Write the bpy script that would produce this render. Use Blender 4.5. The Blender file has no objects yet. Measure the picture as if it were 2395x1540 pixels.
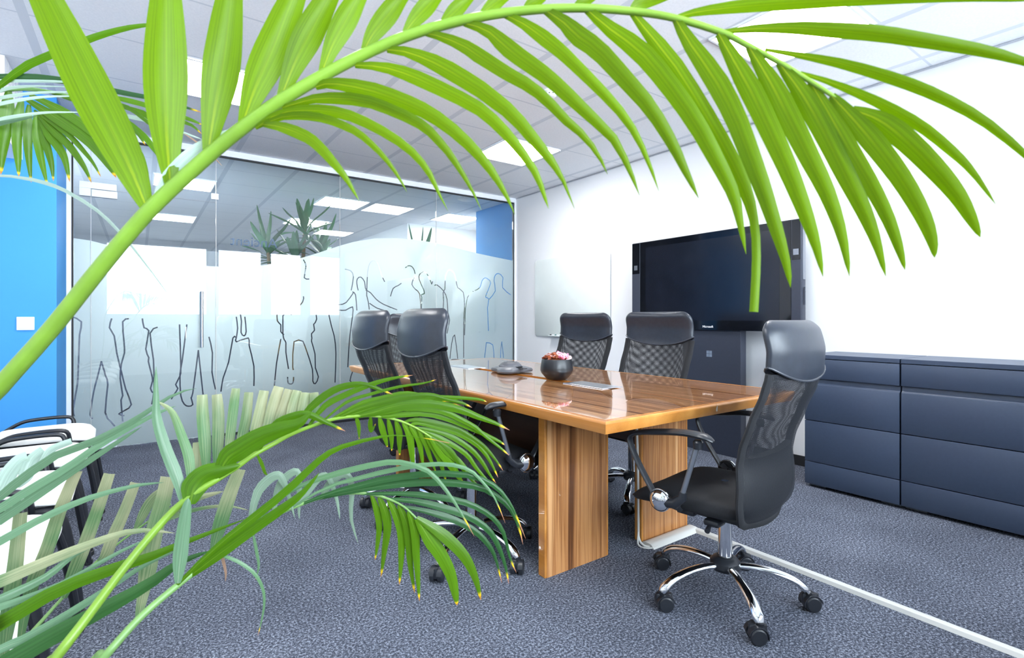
import bpy, bmesh, math, random
from mathutils import Vector, Matrix, Quaternion
from mathutils.geometry import delaunay_2d_cdt
random.seed(7)
PI = math.pi
SC = bpy.context.scene
COL = SC.collection

# ------------------------------------------------------------------ camera
CAM_H, FPX, CX, HY = 1.10, 1216.0, 1197.5, 746.0
YAW = math.radians(35.68)
FW = Vector((math.sin(YAW), math.cos(YAW), 0)); RT = Vector((math.cos(YAW), -math.sin(YAW), 0))
cd = bpy.data.cameras.new('camera'); cam = bpy.data.objects.new('camera', cd); COL.objects.link(cam)
cam.location = (0, 0, CAM_H); cam.rotation_euler = (PI/2, 0, -YAW)
cd.sensor_width = 36; cd.lens = 36*FPX/2395; cd.shift_y = (HY-770)/2395
cd.clip_start = 0.02
cd.dof.use_dof = True; cd.dof.focus_distance = 2.6; cd.dof.aperture_fstop = 9.0
SC.camera = cam

# ------------------------------------------------------------------ daylight and exposure
W = bpy.data.worlds.new('daylight'); SC.world = W; W.use_nodes = True
bg = W.node_tree.nodes['Background']
bg.inputs['Color'].default_value = (0.80, 0.90, 1.0, 1); bg.inputs['Strength'].default_value = 9.0
SC.view_settings.view_transform = 'Standard'; SC.view_settings.look = 'None'
SC.view_settings.exposure = 1.62; SC.view_settings.gamma = 1.0
SC.view_settings.use_curve_mapping = False
SC.cycles.use_denoising = True
SC.cycles.max_bounces = 8; SC.cycles.diffuse_bounces = 5; SC.cycles.glossy_bounces = 4
SC.cycles.transmission_bounces = 6; SC.cycles.transparent_max_bounces = 24
SC.cycles.caustics_reflective = False; SC.cycles.caustics_refractive = False
SC.cycles.sample_clamp_indirect = 6.0
LAMP = 11.0           # strength of the ceiling panels

Y_BACK, Y_GLASS, X_LEFT, X_RIGHT, H_CEIL = -1.45, 5.55, -1.0, 4.03, 2.68
WINDOWS = [(-0.53, 1.19), (1.35, 2.24), (2.38, 3.08), (3.225, 3.97)]
W_SILL, W_HEAD = 1.16, 2.60
for (a, b) in WINDOWS:    # portals guide the daylight through the window openings
    ld = bpy.data.lights.new('daylight_portal', 'AREA'); ld.shape = 'RECTANGLE'; ld.size = b-a; ld.size_y = W_HEAD-W_SILL
    ld.cycles.is_portal = True
    lo = bpy.data.objects.new('daylight_portal', ld); COL.objects.link(lo)
    lo.location = ((a+b)/2, Y_BACK-0.17, (W_SILL+W_HEAD)/2); lo.rotation_euler = (PI/2, 0, 0)

def P(px, py, d):
    "point at depth d along the sight line of pixel (px, py)"
    u = (px-CX)/FPX; v = (HY-py)/FPX
    return Vector((0, 0, CAM_H)) + d*(FW + u*RT + Vector((0, 0, v)))
def on_y(px, py, Y):
    u = (px-CX)/FPX; t = Y/(FW.y + u*RT.y); return P(px, py, t)
def on_z(px, py, z):
    return P(px, py, (z-CAM_H)*FPX/(HY-py))

# ------------------------------------------------------------------ materials
MATS = {}
def srgb(r, g, b):
    f = lambda c: (c/255/12.92) if c/255 <= 0.04045 else ((c/255+0.055)/1.055)**2.4
    return (f(r), f(g), f(b), 1)
class NT:
    def __init__(s, name):
        s.m = bpy.data.materials.new(name); s.m.use_nodes = True; s.t = s.m.node_tree; s.n = s.t.nodes
        s.b = s.n['Principled BSDF']; s.out = s.n['Material Output']
    def link(s, a, b): s.t.links.new(a, b)
    def math(s, op, a, b=None, c=None):
        n = s.n.new('ShaderNodeMath'); n.operation = op
        for i, x in enumerate((a, b, c)):
            if x is None: continue
            if isinstance(x, (int, float)): n.inputs[i].default_value = x
            else: s.link(x, n.inputs[i])
        return n.outputs[0]
    def ramp(s, fac, stops, interp='LINEAR'):
        n = s.n.new('ShaderNodeValToRGB'); n.color_ramp.interpolation = interp
        cr = n.color_ramp
        while len(cr.elements) < len(stops): cr.elements.new(0.5)
        for e, (p, c) in zip(cr.elements, stops): e.position = p; e.color = c
        s.link(fac, n.inputs[0]); return n.outputs[0]
    def mix(s, fac, a, b):
        n = s.n.new('ShaderNodeMix'); n.data_type = 'RGBA'
        for sock, x in ((n.inputs[0], fac), (n.inputs[6], a), (n.inputs[7], b)):
            if isinstance(x, (int, float, tuple)): sock.default_value = x
            else: s.link(x, sock)
        return n.outputs[2]
    def coords(s, kind='Object', scale=(1, 1, 1)):
        tc = s.n.new('ShaderNodeTexCoord'); mp = s.n.new('ShaderNodeMapping'); mp.inputs['Scale'].default_value = scale
        s.link(tc.outputs[kind], mp.inputs[0]); return mp.outputs[0]
    def noise(s, vec, scale, detail=3, rough=0.5):
        n = s.n.new('ShaderNodeTexNoise'); n.inputs['Scale'].default_value = scale
        n.inputs['Detail'].default_value = detail; n.inputs['Roughness'].default_value = rough
        s.link(vec, n.inputs['Vector']); return n.outputs[0]
    def bump(s, h, strength, dist=0.001):
        n = s.n.new('ShaderNodeBump'); n.inputs['Strength'].default_value = strength; n.inputs['Distance'].default_value = dist
        s.link(h, n.inputs['Height']); s.link(n.outputs[0], s.b.inputs['Normal'])
def mat(name, col, rough=0.5, metal=0.0, var=0.06, vscale=8.0, coat=0.0, emit=None, bump=0.0, bscale=300, spec=0.5):
    "plain surface with slight procedural variation"
    if name in MATS: return MATS[name]
    N = NT(name); v = N.coords()
    n = N.noise(v, vscale)
    lo = tuple(c*(1-var) for c in col[:3])+(1,); hi = tuple(min(1, c*(1+var)) for c in col[:3])+(1,)
    N.link(N.ramp(n, [(0.3, lo), (0.7, hi)]), N.b.inputs['Base Color'])
    N.b.inputs['Roughness'].default_value = rough; N.b.inputs['Metallic'].default_value = metal
    N.b.inputs['Coat Weight'].default_value = coat; N.b.inputs['Coat Roughness'].default_value = 0.04
    N.b.inputs['Specular IOR Level'].default_value = spec
    if bump: N.bump(N.noise(v, bscale, 2), bump)
    if emit: N.b.inputs['Emission Color'].default_value = (1, 1, 1, 1); N.b.inputs['Emission Strength'].default_value = emit
    MATS[name] = N.m; return N.m

def wood(name, axis, stops, coat, rough, fine=1.0):
    N = NT(name)
    sc = [14*fine, 14*fine, 14*fine]; sc[axis] = 0.35
    sc2 = [160, 160, 160]; sc2[axis] = 3
    a = N.noise(N.coords('Object', tuple(sc)), 1.0, 2, 0.6)
    b = N.noise(N.coords('Object', tuple(sc2)), 1.0, 2, 0.5)
    f = N.math('ADD', N.math('MULTIPLY', a, 0.85), N.math('MULTIPLY', b, 0.15))
    N.link(N.ramp(f, stops), N.b.inputs['Base Color'])
    N.b.inputs['Roughness'].default_value = rough; N.b.inputs['Coat Weight'].default_value = coat
    N.b.inputs['Coat Roughness'].default_value = 0.015
    return N.m
def carpet():
    N = NT('carpet'); v = N.coords()
    a = N.noise(v, 118, 5, 0.85); b = N.noise(v, 3.0, 2)
    f = N.math('ADD', N.math('MULTIPLY', a, 1.0), N.math('MULTIPLY', N.math('SUBTRACT', b, 0.5), 0.06))
    N.link(N.ramp(f, [(0.34, (0.008, 0.010, 0.016, 1)), (0.50, (0.078, 0.088, 0.118, 1)), (0.64, (0.44, 0.48, 0.58, 1))]), N.b.inputs['Base Color'])
    N.b.inputs['Roughness'].default_value = 0.95; N.b.inputs['Specular IOR Level'].default_value = 0.1
    N.bump(a, 0.8, 0.004); return N.m
def ceiling_mat():
    N = NT('ceiling_tiles'); v = N.coords()
    sx = N.n.new('ShaderNodeSeparateXYZ'); N.link(v, sx.inputs[0])
    def line(o, pitch, off, w):
        q = N.math('FRACT', N.math('DIVIDE', N.math('ADD', o, -off+100*pitch), pitch))
        d = N.math('MULTIPLY', N.math('ABSOLUTE', N.math('SUBTRACT', q, 0.5)), 2*pitch/2*1.0)
        return N.math('GREATER_THAN', d, pitch/2-w/2)
    lx = line(sx.outputs[0], 0.62, -0.487, 0.045); ly = line(sx.outputs[1], 0.6375, 1.11, 0.014)
    m = N.math('MAXIMUM', lx, ly)
    speck = N.noise(v, 90, 2)
    tile = N.ramp(speck, [(0.3, (0.80, 0.825, 0.87, 1)), (0.7, (0.86, 0.88, 0.92, 1))])
    N.link(N.mix(m, tile, (0.65, 0.69, 0.75, 1)), N.b.inputs['Base Color'])
    N.b.inputs['Roughness'].default_value = 0.9; return N.m
def glass_mat(name, tint, refl=1.0):
    N = NT(name); t = N.n.new('ShaderNodeBsdfTransparent'); t.inputs[0].default_value = tint
    g = N.n.new('ShaderNodeBsdfGlossy'); g.inputs['Roughness'].default_value = 0.0
    f = N.n.new('ShaderNodeFresnel'); f.inputs['IOR'].default_value = 1.5
    w = N.noise(N.coords(), 0.6, 1)      # faint unevenness of the pane
    fac = N.math('MULTIPLY', f.outputs[0], N.math('ADD', refl-0.03, N.math('MULTIPLY', w, 0.06)))
    mx = N.n.new('ShaderNodeMixShader'); N.link(fac, mx.inputs[0]); N.link(t.outputs[0], mx.inputs[1]); N.link(g.outputs[0], mx.inputs[2])
    N.link(mx.outputs[0], N.out.inputs[0]); return N.m
def film_mat():
    N = NT('frosted_film')
    d = N.n.new('ShaderNodeBsdfDiffuse'); d.inputs[0].default_value = (0.97, 0.99, 1.0, 1)
    r = N.n.new('ShaderNodeBsdfRefraction'); r.inputs['IOR'].default_value = 1.12; r.inputs['Roughness'].default_value = 0.55
    r.inputs[0].default_value = (0.93, 0.97, 1.0, 1)
    g = N.n.new('ShaderNodeBsdfGlossy'); g.inputs['Roughness'].default_value = 0.36
    n = N.noise(N.coords(), 2.0, 2)
    tl = N.n.new('ShaderNodeBsdfTranslucent'); tl.inputs[0].default_value = (0.95, 0.98, 1.0, 1)
    m0 = N.n.new('ShaderNodeMixShader'); m0.inputs[0].default_value = 0.16
    N.link(d.outputs[0], m0.inputs[1]); N.link(tl.outputs[0], m0.inputs[2])
    m1 = N.n.new('ShaderNodeMixShader'); N.link(N.math('ADD', 0.11, N.math('MULTIPLY', n, 0.04)), m1.inputs[0])
    N.link(m0.outputs[0], m1.inputs[1]); N.link(r.outputs[0], m1.inputs[2])
    m2 = N.n.new('ShaderNodeMixShader'); m2.inputs[0].default_value = 0.17
    N.link(m1.outputs[0], m2.inputs[1]); N.link(g.outputs[0], m2.inputs[2])
    N.link(m2.outputs[0], N.out.inputs[0]); return N.m
def mesh_fabric(name, pitch, hole, col, tilt):
    N = NT(name); tc = N.n.new('ShaderNodeTexCoord'); mp = N.n.new('ShaderNodeMapping')
    mp.inputs['Rotation'].default_value = (0, tilt, 0); N.link(tc.outputs['Object'], mp.inputs[0])
    sx = N.n.new('ShaderNodeSeparateXYZ'); N.link(mp.outputs[0], sx.inputs[0])
    k = 2*PI/pitch
    a = N.math('SINE', N.math('MULTIPLY', sx.outputs[0], k)); b = N.math('SINE', N.math('MULTIPLY', sx.outputs[2], k))
    h = N.math('GREATER_THAN', N.math('ADD', a, b), hole)
    t = N.n.new('ShaderNodeBsdfTransparent'); mx = N.n.new('ShaderNodeMixShader')
    N.link(h, mx.inputs[0]); N.link(N.b.outputs[0], mx.inputs[1]); N.link(t.outputs[0], mx.inputs[2]); N.link(mx.outputs[0], N.out.inputs[0])
    N.b.inputs['Base Color'].default_value = col; N.b.inputs['Roughness'].default_value = 0.55
    return N.m
def leaf_mat(name, green, mid, trans=0.35, rough=0.35, tip=None, patch=None):
    "leaf blade: u runs across, v from base to tip"
    N = NT(name); uv = N.n.new('ShaderNodeUVMap'); sx = N.n.new('ShaderNodeSeparateXYZ'); N.link(uv.outputs[0], sx.inputs[0])
    mp = N.n.new('ShaderNodeMapping'); mp.inputs['Scale'].default_value = (26, 1.2, 1); N.link(uv.outputs[0], mp.inputs[0])
    oi = N.n.new('ShaderNodeObjectInfo')
    n = N.noise(mp.outputs[0], 1.0, 3)
    dark = tuple(c*0.72 for c in green[:3])+(1,); lite = tuple(min(1, c*1.22) for c in green[:3])+(1,)
    c = N.ramp(n, [(0.3, dark), (0.7, lite)])
    rib = N.math('LESS_THAN', N.math('ABSOLUTE', N.math('SUBTRACT', sx.outputs[0], 0.5)), N.math('MULTIPLY_ADD', sx.outputs[1], -0.06, 0.055))
    c = N.mix(N.math('MULTIPLY', rib, N.math('MAXIMUM', 0.12, N.math('MULTIPLY_ADD', sx.outputs[1], -2.6, 0.95))), c, mid)
    if patch:
        o = N.coords('Object', (1, 1, 1)); q = N.math('ADD', N.math('MULTIPLY', N.noise(o, 9, 2, 0.6), 0.6), N.math('MULTIPLY', n, 0.4))
        f = N.ramp(N.math('ADD', q, N.math('MULTIPLY', N.math('SUBTRACT', sx.outputs[1], 0.5), 0.22)), [(0.44, (0, 0, 0, 1)), (0.66, (0.9, 0.9, 0.9, 1))])
        c = N.mix(f, c, patch)
    if tip:
        vv = N.math('ADD', sx.outputs[1], N.math('MULTIPLY', N.math('SUBTRACT', N.noise(mp.outputs[0], 0.7, 2), 0.5), 0.05))
        c = N.mix(N.ramp(vv, [(0.90, (0, 0, 0, 1)), (0.925, (1, 1, 1, 1))]), c, srgb(225, 190, 30))
        c = N.mix(N.ramp(vv, [(0.935, (0, 0, 0, 1)), (0.955, (1, 1, 1, 1))]), c, tip)
    hs = N.n.new('ShaderNodeHueSaturation'); N.link(c, hs.inputs['Color'])
    N.link(N.math('MULTIPLY_ADD', oi.outputs['Random'], 0.3, 0.85), hs.inputs['Value'])
    N.link(hs.outputs[0], N.b.inputs['Base Color']); N.b.inputs['Roughness'].default_value = rough; N.b.inputs['Specular IOR Level'].default_value = 0.35
    t = N.n.new('ShaderNodeBsdfTranslucent'); N.link(hs.outputs[0], t.inputs[0])
    mx = N.n.new('ShaderNodeMixShader'); mx.inputs[0].default_value = trans
    N.link(N.b.outputs[0], mx.inputs[1]); N.link(t.outputs[0], mx.inputs[2]); N.link(mx.outputs[0], N.out.inputs[0])
    return N.m

M_WALL = mat('white_paint', (0.86, 0.87, 0.89), 0.85, var=0.01, vscale=1.5)
M_BLUE = mat('blue_paint', srgb(64, 152, 222), 0.75, var=0.02, vscale=2)
M_TRIM = mat('white_powder_coat', (0.84, 0.86, 0.90), 0.35, var=0.02)
M_BLACK = mat('black_rubber', (0.010, 0.011, 0.014), 0.6, var=0.2)
M_PLASTIC = mat('black_plastic', (0.014, 0.016, 0.021), 0.38, var=0.15, bump=0.05, bscale=600)
M_LEATHER = mat('black_leather', (0.018, 0.023, 0.034), 0.36, var=0.15, vscale=40, bump=0.12, bscale=700)
M_FABRIC = mat('black_fabric', (0.008, 0.009, 0.012), 0.85, var=0.25, vscale=300, bump=0.5, bscale=900)
M_PIPING = mat('grey_piping', (0.03, 0.034, 0.045), 0.35, var=0.1)
M_CHROME = mat('chrome', (0.82, 0.83, 0.85), 0.06, 1.0, var=0.02)
M_STEEL = mat('brushed_steel', (0.62, 0.64, 0.68), 0.28, 1.0, var=0.05, vscale=40)
M_GREYTUBE = mat('grey_tube', (0.28, 0.30, 0.34), 0.3, 0.8, var=0.05)
M_WHITE_UPH = mat('white_upholstery', (0.88, 0.87, 0.84), 0.55, var=0.02, vscale=30)
M_CREAM = mat('cream_plastic', (0.60, 0.60, 0.57), 0.45, var=0.03)
M_ANTH = mat('anthracite_lacquer', (0.042, 0.060, 0.102), 0.38, var=0.04, vscale=60, bump=0.03, bscale=900)
M_DARKGAP = mat('dark_gap', (0.008, 0.009, 0.012), 0.7, var=0.1)
M_SCREEN = mat('black_glass', (0.004, 0.005, 0.008), 0.10, var=0.2, coat=0.3)
M_SCREEN2 = mat('display_panel', (0.007, 0.009, 0.016), 0.16, var=0.2)
M_SLATE = mat('slate_metal', (0.030, 0.036, 0.056), 0.42, var=0.05, vscale=50)
M_BOARD = mat('white_glass_board', (0.78, 0.83, 0.81), 0.12, var=0.01)
M_PHONE = mat('dark_grey_plastic', (0.085, 0.09, 0.105), 0.42, var=0.08)
M_BOWL = mat('matt_black_ceramic', (0.012, 0.014, 0.018), 0.36, var=0.1)
M_LIGHT = mat('light_diffuser', (1, 1, 1), 0.6, emit=LAMP)
M_WHITE = mat('white_plastic', (0.85, 0.86, 0.87), 0.4, var=0.02)
M_EDGE = wood('honey_wood_edge', 1, [(0.3, srgb(168, 106, 44)), (0.55, srgb(196, 132, 62)), (0.75, srgb(214, 152, 80))], 0.5, 0.3, 0.6)
WAL = [(0.36, srgb(98, 60, 34)), (0.44, srgb(158, 104, 60)), (0.50, srgb(196, 140, 88)), (0.55, srgb(160, 104, 58)), (0.63, srgb(214, 162, 110))]
M_TOP = wood('polished_walnut', 1, WAL, 1.0, 0.12, 2.3)
M_LEGWOOD = wood('walnut_panel', 2, WAL, 0.25, 0.3, 1.15)
M_LEGDARK = wood('dark_walnut_panel', 1, [(0.3, srgb(62, 40, 30)), (0.7, srgb(96, 64, 46))], 0.1, 0.4)
M_CARPET = carpet(); M_CEIL = ceiling_mat()
M_GLASS = glass_mat('clear_glass', (0.94, 0.975, 0.97, 1), 1.5); M_WGLASS = glass_mat('window_glass', (0.97, 0.98, 0.98, 1))
M_FILM = film_mat()
M_MESHF = mesh_fabric('mesh_front', 0.0042, 0.42, (0.010, 0.011, 0.015, 1), 0.0)
M_MESHB = mesh_fabric('mesh_rear', 0.0039, 0.42, (0.012, 0.014, 0.019, 1), 0.06)
BROWN = srgb(176, 122, 92)
L_BRIGHT = leaf_mat('palm_leaf_lime', srgb(102, 138, 2), srgb(150, 168, 18), 0.55, 0.48)
L_DEEP = leaf_mat('palm_leaf_green', srgb(70, 112, 5), srgb(104, 140, 30), 0.35, 0.40, tip=BROWN)
L_DEEPN = leaf_mat('palm_leaf_green_whole', srgb(70, 112, 5), srgb(104, 140, 30), 0.35, 0.40)
L_DARKN = leaf_mat('palm_leaf_dark_whole', srgb(50, 92, 44), srgb(90, 124, 82), 0.25, 0.36)
L_DARK = leaf_mat('palm_leaf_dark', srgb(42, 84, 42), srgb(90, 124, 82), 0.25, 0.34, tip=BROWN)
L_SAGE = leaf_mat('palm_leaf_sage', srgb(102, 136, 104), srgb(140, 160, 132), 0.25, 0.34)
L_SAGET = leaf_mat('palm_leaf_sage_tip', srgb(94, 130, 92), srgb(136, 158, 128), 0.25, 0.34, tip=BROWN)
L_STRAW = leaf_mat('palm_leaf_bleached', srgb(88, 124, 80), srgb(128, 142, 104), 0.25, 0.45, patch=srgb(172, 168, 134))
L_GREY = leaf_mat('palm_leaf_grey_green', srgb(124, 146, 126), srgb(150, 164, 148), 0.25, 0.4)
L_DRY = leaf_mat('palm_leaf_dry', srgb(176, 142, 118), srgb(190, 164, 138), 0.2, 0.6)
L_PALE = leaf_mat('palm_leaf_pale', srgb(172, 194, 180), srgb(190, 202, 192), 0.2, 0.28)
L_YTIP = leaf_mat('palm_leaf_yellow_tip', srgb(80, 122, 16), srgb(112, 146, 48), 0.35, 0.36, tip=srgb(190, 130, 50))
L_DRAC = leaf_mat('corridor_leaf', srgb(72, 112, 82), srgb(120, 150, 110), 0.3, 0.35)
M_STEM = mat('frond_stem_lime', srgb(116, 152, 48), 0.40, var=0.10, vscale=24)
M_STEM2 = mat('frond_stem_green', srgb(112, 150, 84), 0.40, var=0.10, vscale=24)
M_TRUNK = mat('plant_cane', srgb(120, 98, 70), 0.8, var=0.2)
M_SOIL = mat('potting_soil', (0.03, 0.02, 0.013), 0.95, var=0.5, vscale=60)
M_POT = mat('grey_pot', (0.30, 0.31, 0.33), 0.5, var=0.05)

# ------------------------------------------------------------------ geometry helpers
class B:
    def __init__(s): s.m = bmesh.new(); s.uv = s.m.loops.layers.uv.new('UVMap')
    def box(s, x0, x1, y0, y1, z0, z1, bev=0.0, seg=2, mi=0):
        vs = [s.m.verts.new((x, y, z)) for x in (x0, x1) for y in (y0, y1) for z in (z0, z1)]
        f = [s.m.faces.new([vs[i] for i in q]) for q in ((0,1,3,2),(4,6,7,5),(0,4,5,1),(2,3,7,6),(0,2,6,4),(1,5,7,3))]
        for q in f: q.material_index = mi
        if bev:
            ed = list({e for q in f for e in q.edges})
            r = bmesh.ops.bevel(s.m, geom=ed, offset=bev, segments=seg, affect='EDGES', profile=0.5)
            for q in r['faces']: q.material_index = mi
        return s
    def loft(s, rings, caps=True, closed=True, mi=0):
        R = [[s.m.verts.new(p) for p in r] for r in rings]; n = len(R[0])
        for a, b in zip(R, R[1:]):
            for i in range(n if closed else n-1):
                j = (i+1) % n
                try: s.m.faces.new((a[i], a[j], b[j], b[i])).material_index = mi
                except ValueError: pass
        if caps and closed:
            for r in (R[0][::-1], R[-1]):
                try: s.m.faces.new(r).material_index = mi
                except ValueError: pass
        return s
    def lathe(s, prof, c=(0, 0, 0), n=28, axis='Z', caps=True, mi=0):
        rings = []
        for r, h in prof:
            ring = []
            for i in range(n):
                a = 2*PI*i/n; x, y = max(r, 1e-4)*math.cos(a), max(r, 1e-4)*math.sin(a)
                p = {'Z': (x, y, h), 'X': (h, x, y), 'Y': (y, h, x)}[axis]
                ring.append(Vector(c)+Vector(p))
            rings.append(ring)
        return s.loft(rings, caps, mi=mi)
    def tube(s, pts, rad, n=10, flat=1.0, caps=True, mi=0, up=None):
        pts = [Vector(p) for p in pts]; k = len(pts)
        rad = rad if isinstance(rad, (list, tuple)) else [rad]*k
        T = [(pts[min(i+1, k-1)]-pts[max(i-1, 0)]).normalized() for i in range(k)]
        N = Vector(up) if up else (Vector((0, 0, 1)) if abs(T[0].z) < 0.9 else Vector((1, 0, 0)))
        rings = []
        for i in range(k):
            N = (N - T[i]*N.dot(T[i]));
            N = N.normalized() if N.length > 1e-6 else T[i].orthogonal().normalized()
            Bn = T[i].cross(N)
            rings.append([pts[i] + rad[i]*(math.cos(2*PI*j/n)*Bn + flat*math.sin(2*PI*j/n)*N) for j in range(n)])
        return s.loft(rings, caps, mi=mi)
    def prism(s, poly, z0, z1, bev=0.0, seg=2, mi=0):
        a = [s.m.verts.new((x, y, z0)) for x, y in poly]; b = [s.m.verts.new((x, y, z1)) for x, y in poly]; n = len(poly)
        fs = [s.m.faces.new(a[::-1]), s.m.faces.new(b)]
        fs += [s.m.faces.new((a[i], a[(i+1) % n], b[(i+1) % n], b[i])) for i in range(n)]
        for f in fs: f.material_index = mi
        if bev:
            r = bmesh.ops.bevel(s.m, geom=list(fs[1].edges)+list(fs[0].edges), offset=bev, segments=seg, affect='EDGES', profile=0.5)
        return s
    def xform(s, M): bmesh.ops.transform(s.m, matrix=M, verts=s.m.verts[:]); return s
    def build(s, name, mats, parent=None, smooth=True, loc=None, sharp=35):
        bmesh.ops.recalc_face_normals(s.m, faces=s.m.faces[:])
        me = bpy.data.meshes.new(name); s.m.to_mesh(me); s.m.free()
        for m in (mats if isinstance(mats, (list, tuple)) else [mats]): me.materials.append(m)
        if smooth:
            me.polygons.foreach_set('use_smooth', [True]*len(me.polygons))
            me.set_sharp_from_angle(angle=math.radians(sharp))
        o = bpy.data.objects.new(name, me); COL.objects.link(o)
        if parent: o.parent = parent
        if loc: o.location = loc
        return o
def tag(o, label=None, cat=None, group=None, kind=None):
    for k, v in (('label', label), ('category', cat), ('group', group), ('kind', kind)):
        if v: o[k] = v
    return o
def thing(name, label, cat, loc=(0, 0, 0), rz=0, group=None):
    o = bpy.data.objects.new(name, None); COL.objects.link(o); o.empty_display_size = 0.05
    o.location = loc; o.rotation_euler = (0, 0, rz); return tag(o, label, cat, group)
def copy_tree(o, parent=None):
    c = o.copy(); COL.objects.link(c)
    if parent: c.parent = parent
    for ch in list(o.children): copy_tree(ch, c)
    return c
def struct(name, b, m, label=None, parent=None, smooth=False):
    o = b.build(name, m, parent, smooth)
    if not parent: tag(o, label, None, None, 'structure')
    return o
def spline(pts, n):
    "Catmull-Rom through pts, n samples"
    pts = [Vector(p) for p in pts]; k = len(pts)
    if k == 2: return [pts[0].lerp(pts[1], i/(n-1)) for i in range(n)]
    out = []
    for i in range(n):
        t = i/(n-1)*(k-1); j = min(int(t), k-2); f = t-j
        p0, p1, p2, p3 = pts[max(j-1, 0)], pts[j], pts[j+1], pts[min(j+2, k-1)]
        out.append(0.5*((2*p1)+(p2-p0)*f+(2*p0-5*p1+4*p2-p3)*f*f+(3*p1-p0-3*p2+p3)*f**3))
    return out
def rrect(x0, x1, y0, y1, r, n=6):
    out = []
    for cx, cy, a0 in ((x1-r, y1-r, 0), (x0+r, y1-r, PI/2), (x0+r, y0+r, PI), (x1-r, y0+r, 1.5*PI)):
        for i in range(n+1): a = a0+PI/2*i/n; out.append((cx+r*math.cos(a), cy+r*math.sin(a)))
    return out
def leaf_mesh(pts, w, m, parent, name='leaflet', shape='lance', n=15, side_hint=None, view=None, roll=0.0, fold=0.16, origin=None, n_across=5):
    "blade with a keeled mid rib, thin but with real curvature; pts in world space relative to origin"
    c = spline(pts, n); org = origin or Vector((0, 0, 0)); b = B(); rows = []
    sd = None
    for i, p in enumerate(c):
        T = (c[min(i+1, n-1)]-c[max(i-1, 0)]).normalized()
        if view is not None: S = T.cross((p-view).normalized())
        elif side_hint is not None: S = side_hint - T*side_hint.dot(T)
        else: S = T.orthogonal()
        if S.length < 1e-5: S = T.orthogonal()
        S.normalize()
        if sd is not None and S.dot(sd) < 0: S = -S
        if sd is not None: S = (S*0.6+sd*0.4).normalized()
        sd = S.copy()
        Nn = S.cross(T).normalized()
        if roll:
            q = Quaternion(T, roll); S = q @ S; Nn = q @ Nn
        s = i/(n-1)
        if shape == 'lance': k = min(1, 0.34+s/0.24*0.66)*max(0.0, 1-s**2.6)**0.85 + 0.015
        elif shape == 'long': k = min(1, 0.24+0.76*math.sin(min(1, s/0.52)*PI/2)**1.3)*max(0.0, 1-s**3.2)**0.85 + 0.015
        elif shape == 'tail': k = min(1, 0.34+s/0.2*0.66)*((max(0.0, 1-(s/0.82)**2.2)**0.9 if s < 0.82 else 0)*0.93+0.07)
        elif shape == 'thin': k = 0.55+0.45*math.sin(PI*min(1, s*1.4)) if s < .7 else max(.12, (1-s)/.3)
        elif shape == 'band': k = min(1, 0.4+s/0.15*0.6)*(1 if s < .45 else max(.5, 1-(s-.45)*2.2))
        else: k = min(1, 0.35+s/0.3*0.65)*(1-0.18*max(0, s-.6)/.4)     # strip with a cut end
        hw = w*k/2
        row = []
        for j in range(n_across):
            a = 2*j/(n_across-1)-1
            off = Nn*(-fold*w*k*(1-abs(a)) + 0.05*w*k*math.sin(6*s+3*a))
            row.append((b.m.verts.new(p+S*hw*a+off-org), j/(n_across-1), s))
        rows.append(row)
    for r0, r1 in zip(rows, rows[1:]):
        for j in range(n_across-1):
            q = (r0[j], r0[j+1], r1[j+1], r1[j])
            f = b.m.faces.new([v[0] for v in q])
            for lp, v in zip(f.loops, q): lp[b.uv].uv = (v[1], v[2])
    me = bpy.data.meshes.new(name); b.m.to_mesh(me); b.m.free(); me.materials.append(m)
    me.polygons.foreach_set('use_smooth', [True]*len(me.polygons))
    o = bpy.data.objects.new(name, me); COL.objects.link(o)
    if parent: o.parent = parent
    return o

# ------------------------------------------------------------------ room shell
struct('floor', B().box(-3.2, 6.2, -1.8, 14.2, -0.06, 0), M_CARPET, 'dark blue grey speckled carpet floor')
struct('ceiling', B().box(-3.2, 6.2, -1.8, 14.2, H_CEIL, H_CEIL+0.06), M_CEIL, 'white suspended ceiling of square tiles')
struct('wall_right', B().box(X_RIGHT, X_RIGHT+0.12, Y_BACK, 5.53, 0, H_CEIL), M_WALL, 'white wall behind the wall display and cabinets')
struct('wall_left', B().box(X_LEFT-0.12, X_LEFT, Y_BACK, 4.9, 0, H_CEIL), M_WALL, 'white wall behind the visitor chairs')
struct('wall_blue', B().box(X_LEFT-0.12, -0.475, 4.9, 5.62, 0, H_CEIL), M_BLUE, 'bright blue wall with light switch')
b = B().box(-1.12, -0.652, 4.30, 4.898, 2.20, H_CEIL-0.002)
for i in range(1, 6): b.box(-0.654, -0.650, 4.30+i*0.1-0.002, 4.30+i*0.1+0.002, 2.20, H_CEIL-0.004, mi=1)
struct('trim_1', b, [M_WALL, M_CREAM], 'white boxed soffit high in the corner by the blue wall')
struct('baseboard_right', B().box(X_RIGHT-0.012, X_RIGHT-0.001, Y_BACK, 5.5, 0, 0.075), M_DARKGAP, 'dark carpet skirting strip along the white wall')
struct('trim_2', B().box(X_RIGHT-0.006, X_RIGHT-0.0005, Y_BACK, 5.52, H_CEIL-0.012, H_CEIL-0.0005), M_STEEL, 'thin grey shadow trim between ceiling and white wall')
bw = B().box(X_LEFT-0.12, X_RIGHT+0.12, Y_BACK-0.2, Y_BACK, 0, W_SILL).box(X_LEFT-0.12, X_RIGHT+0.12, Y_BACK-0.2, Y_BACK, W_HEAD, H_CEIL)
xs = [X_LEFT-0.12]+[v for w in WINDOWS for v in w]+[X_RIGHT+0.12]
for i in range(0, len(xs), 2): bw.box(xs[i], xs[i+1], Y_BACK-0.2, Y_BACK, W_SILL, W_HEAD)
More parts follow.
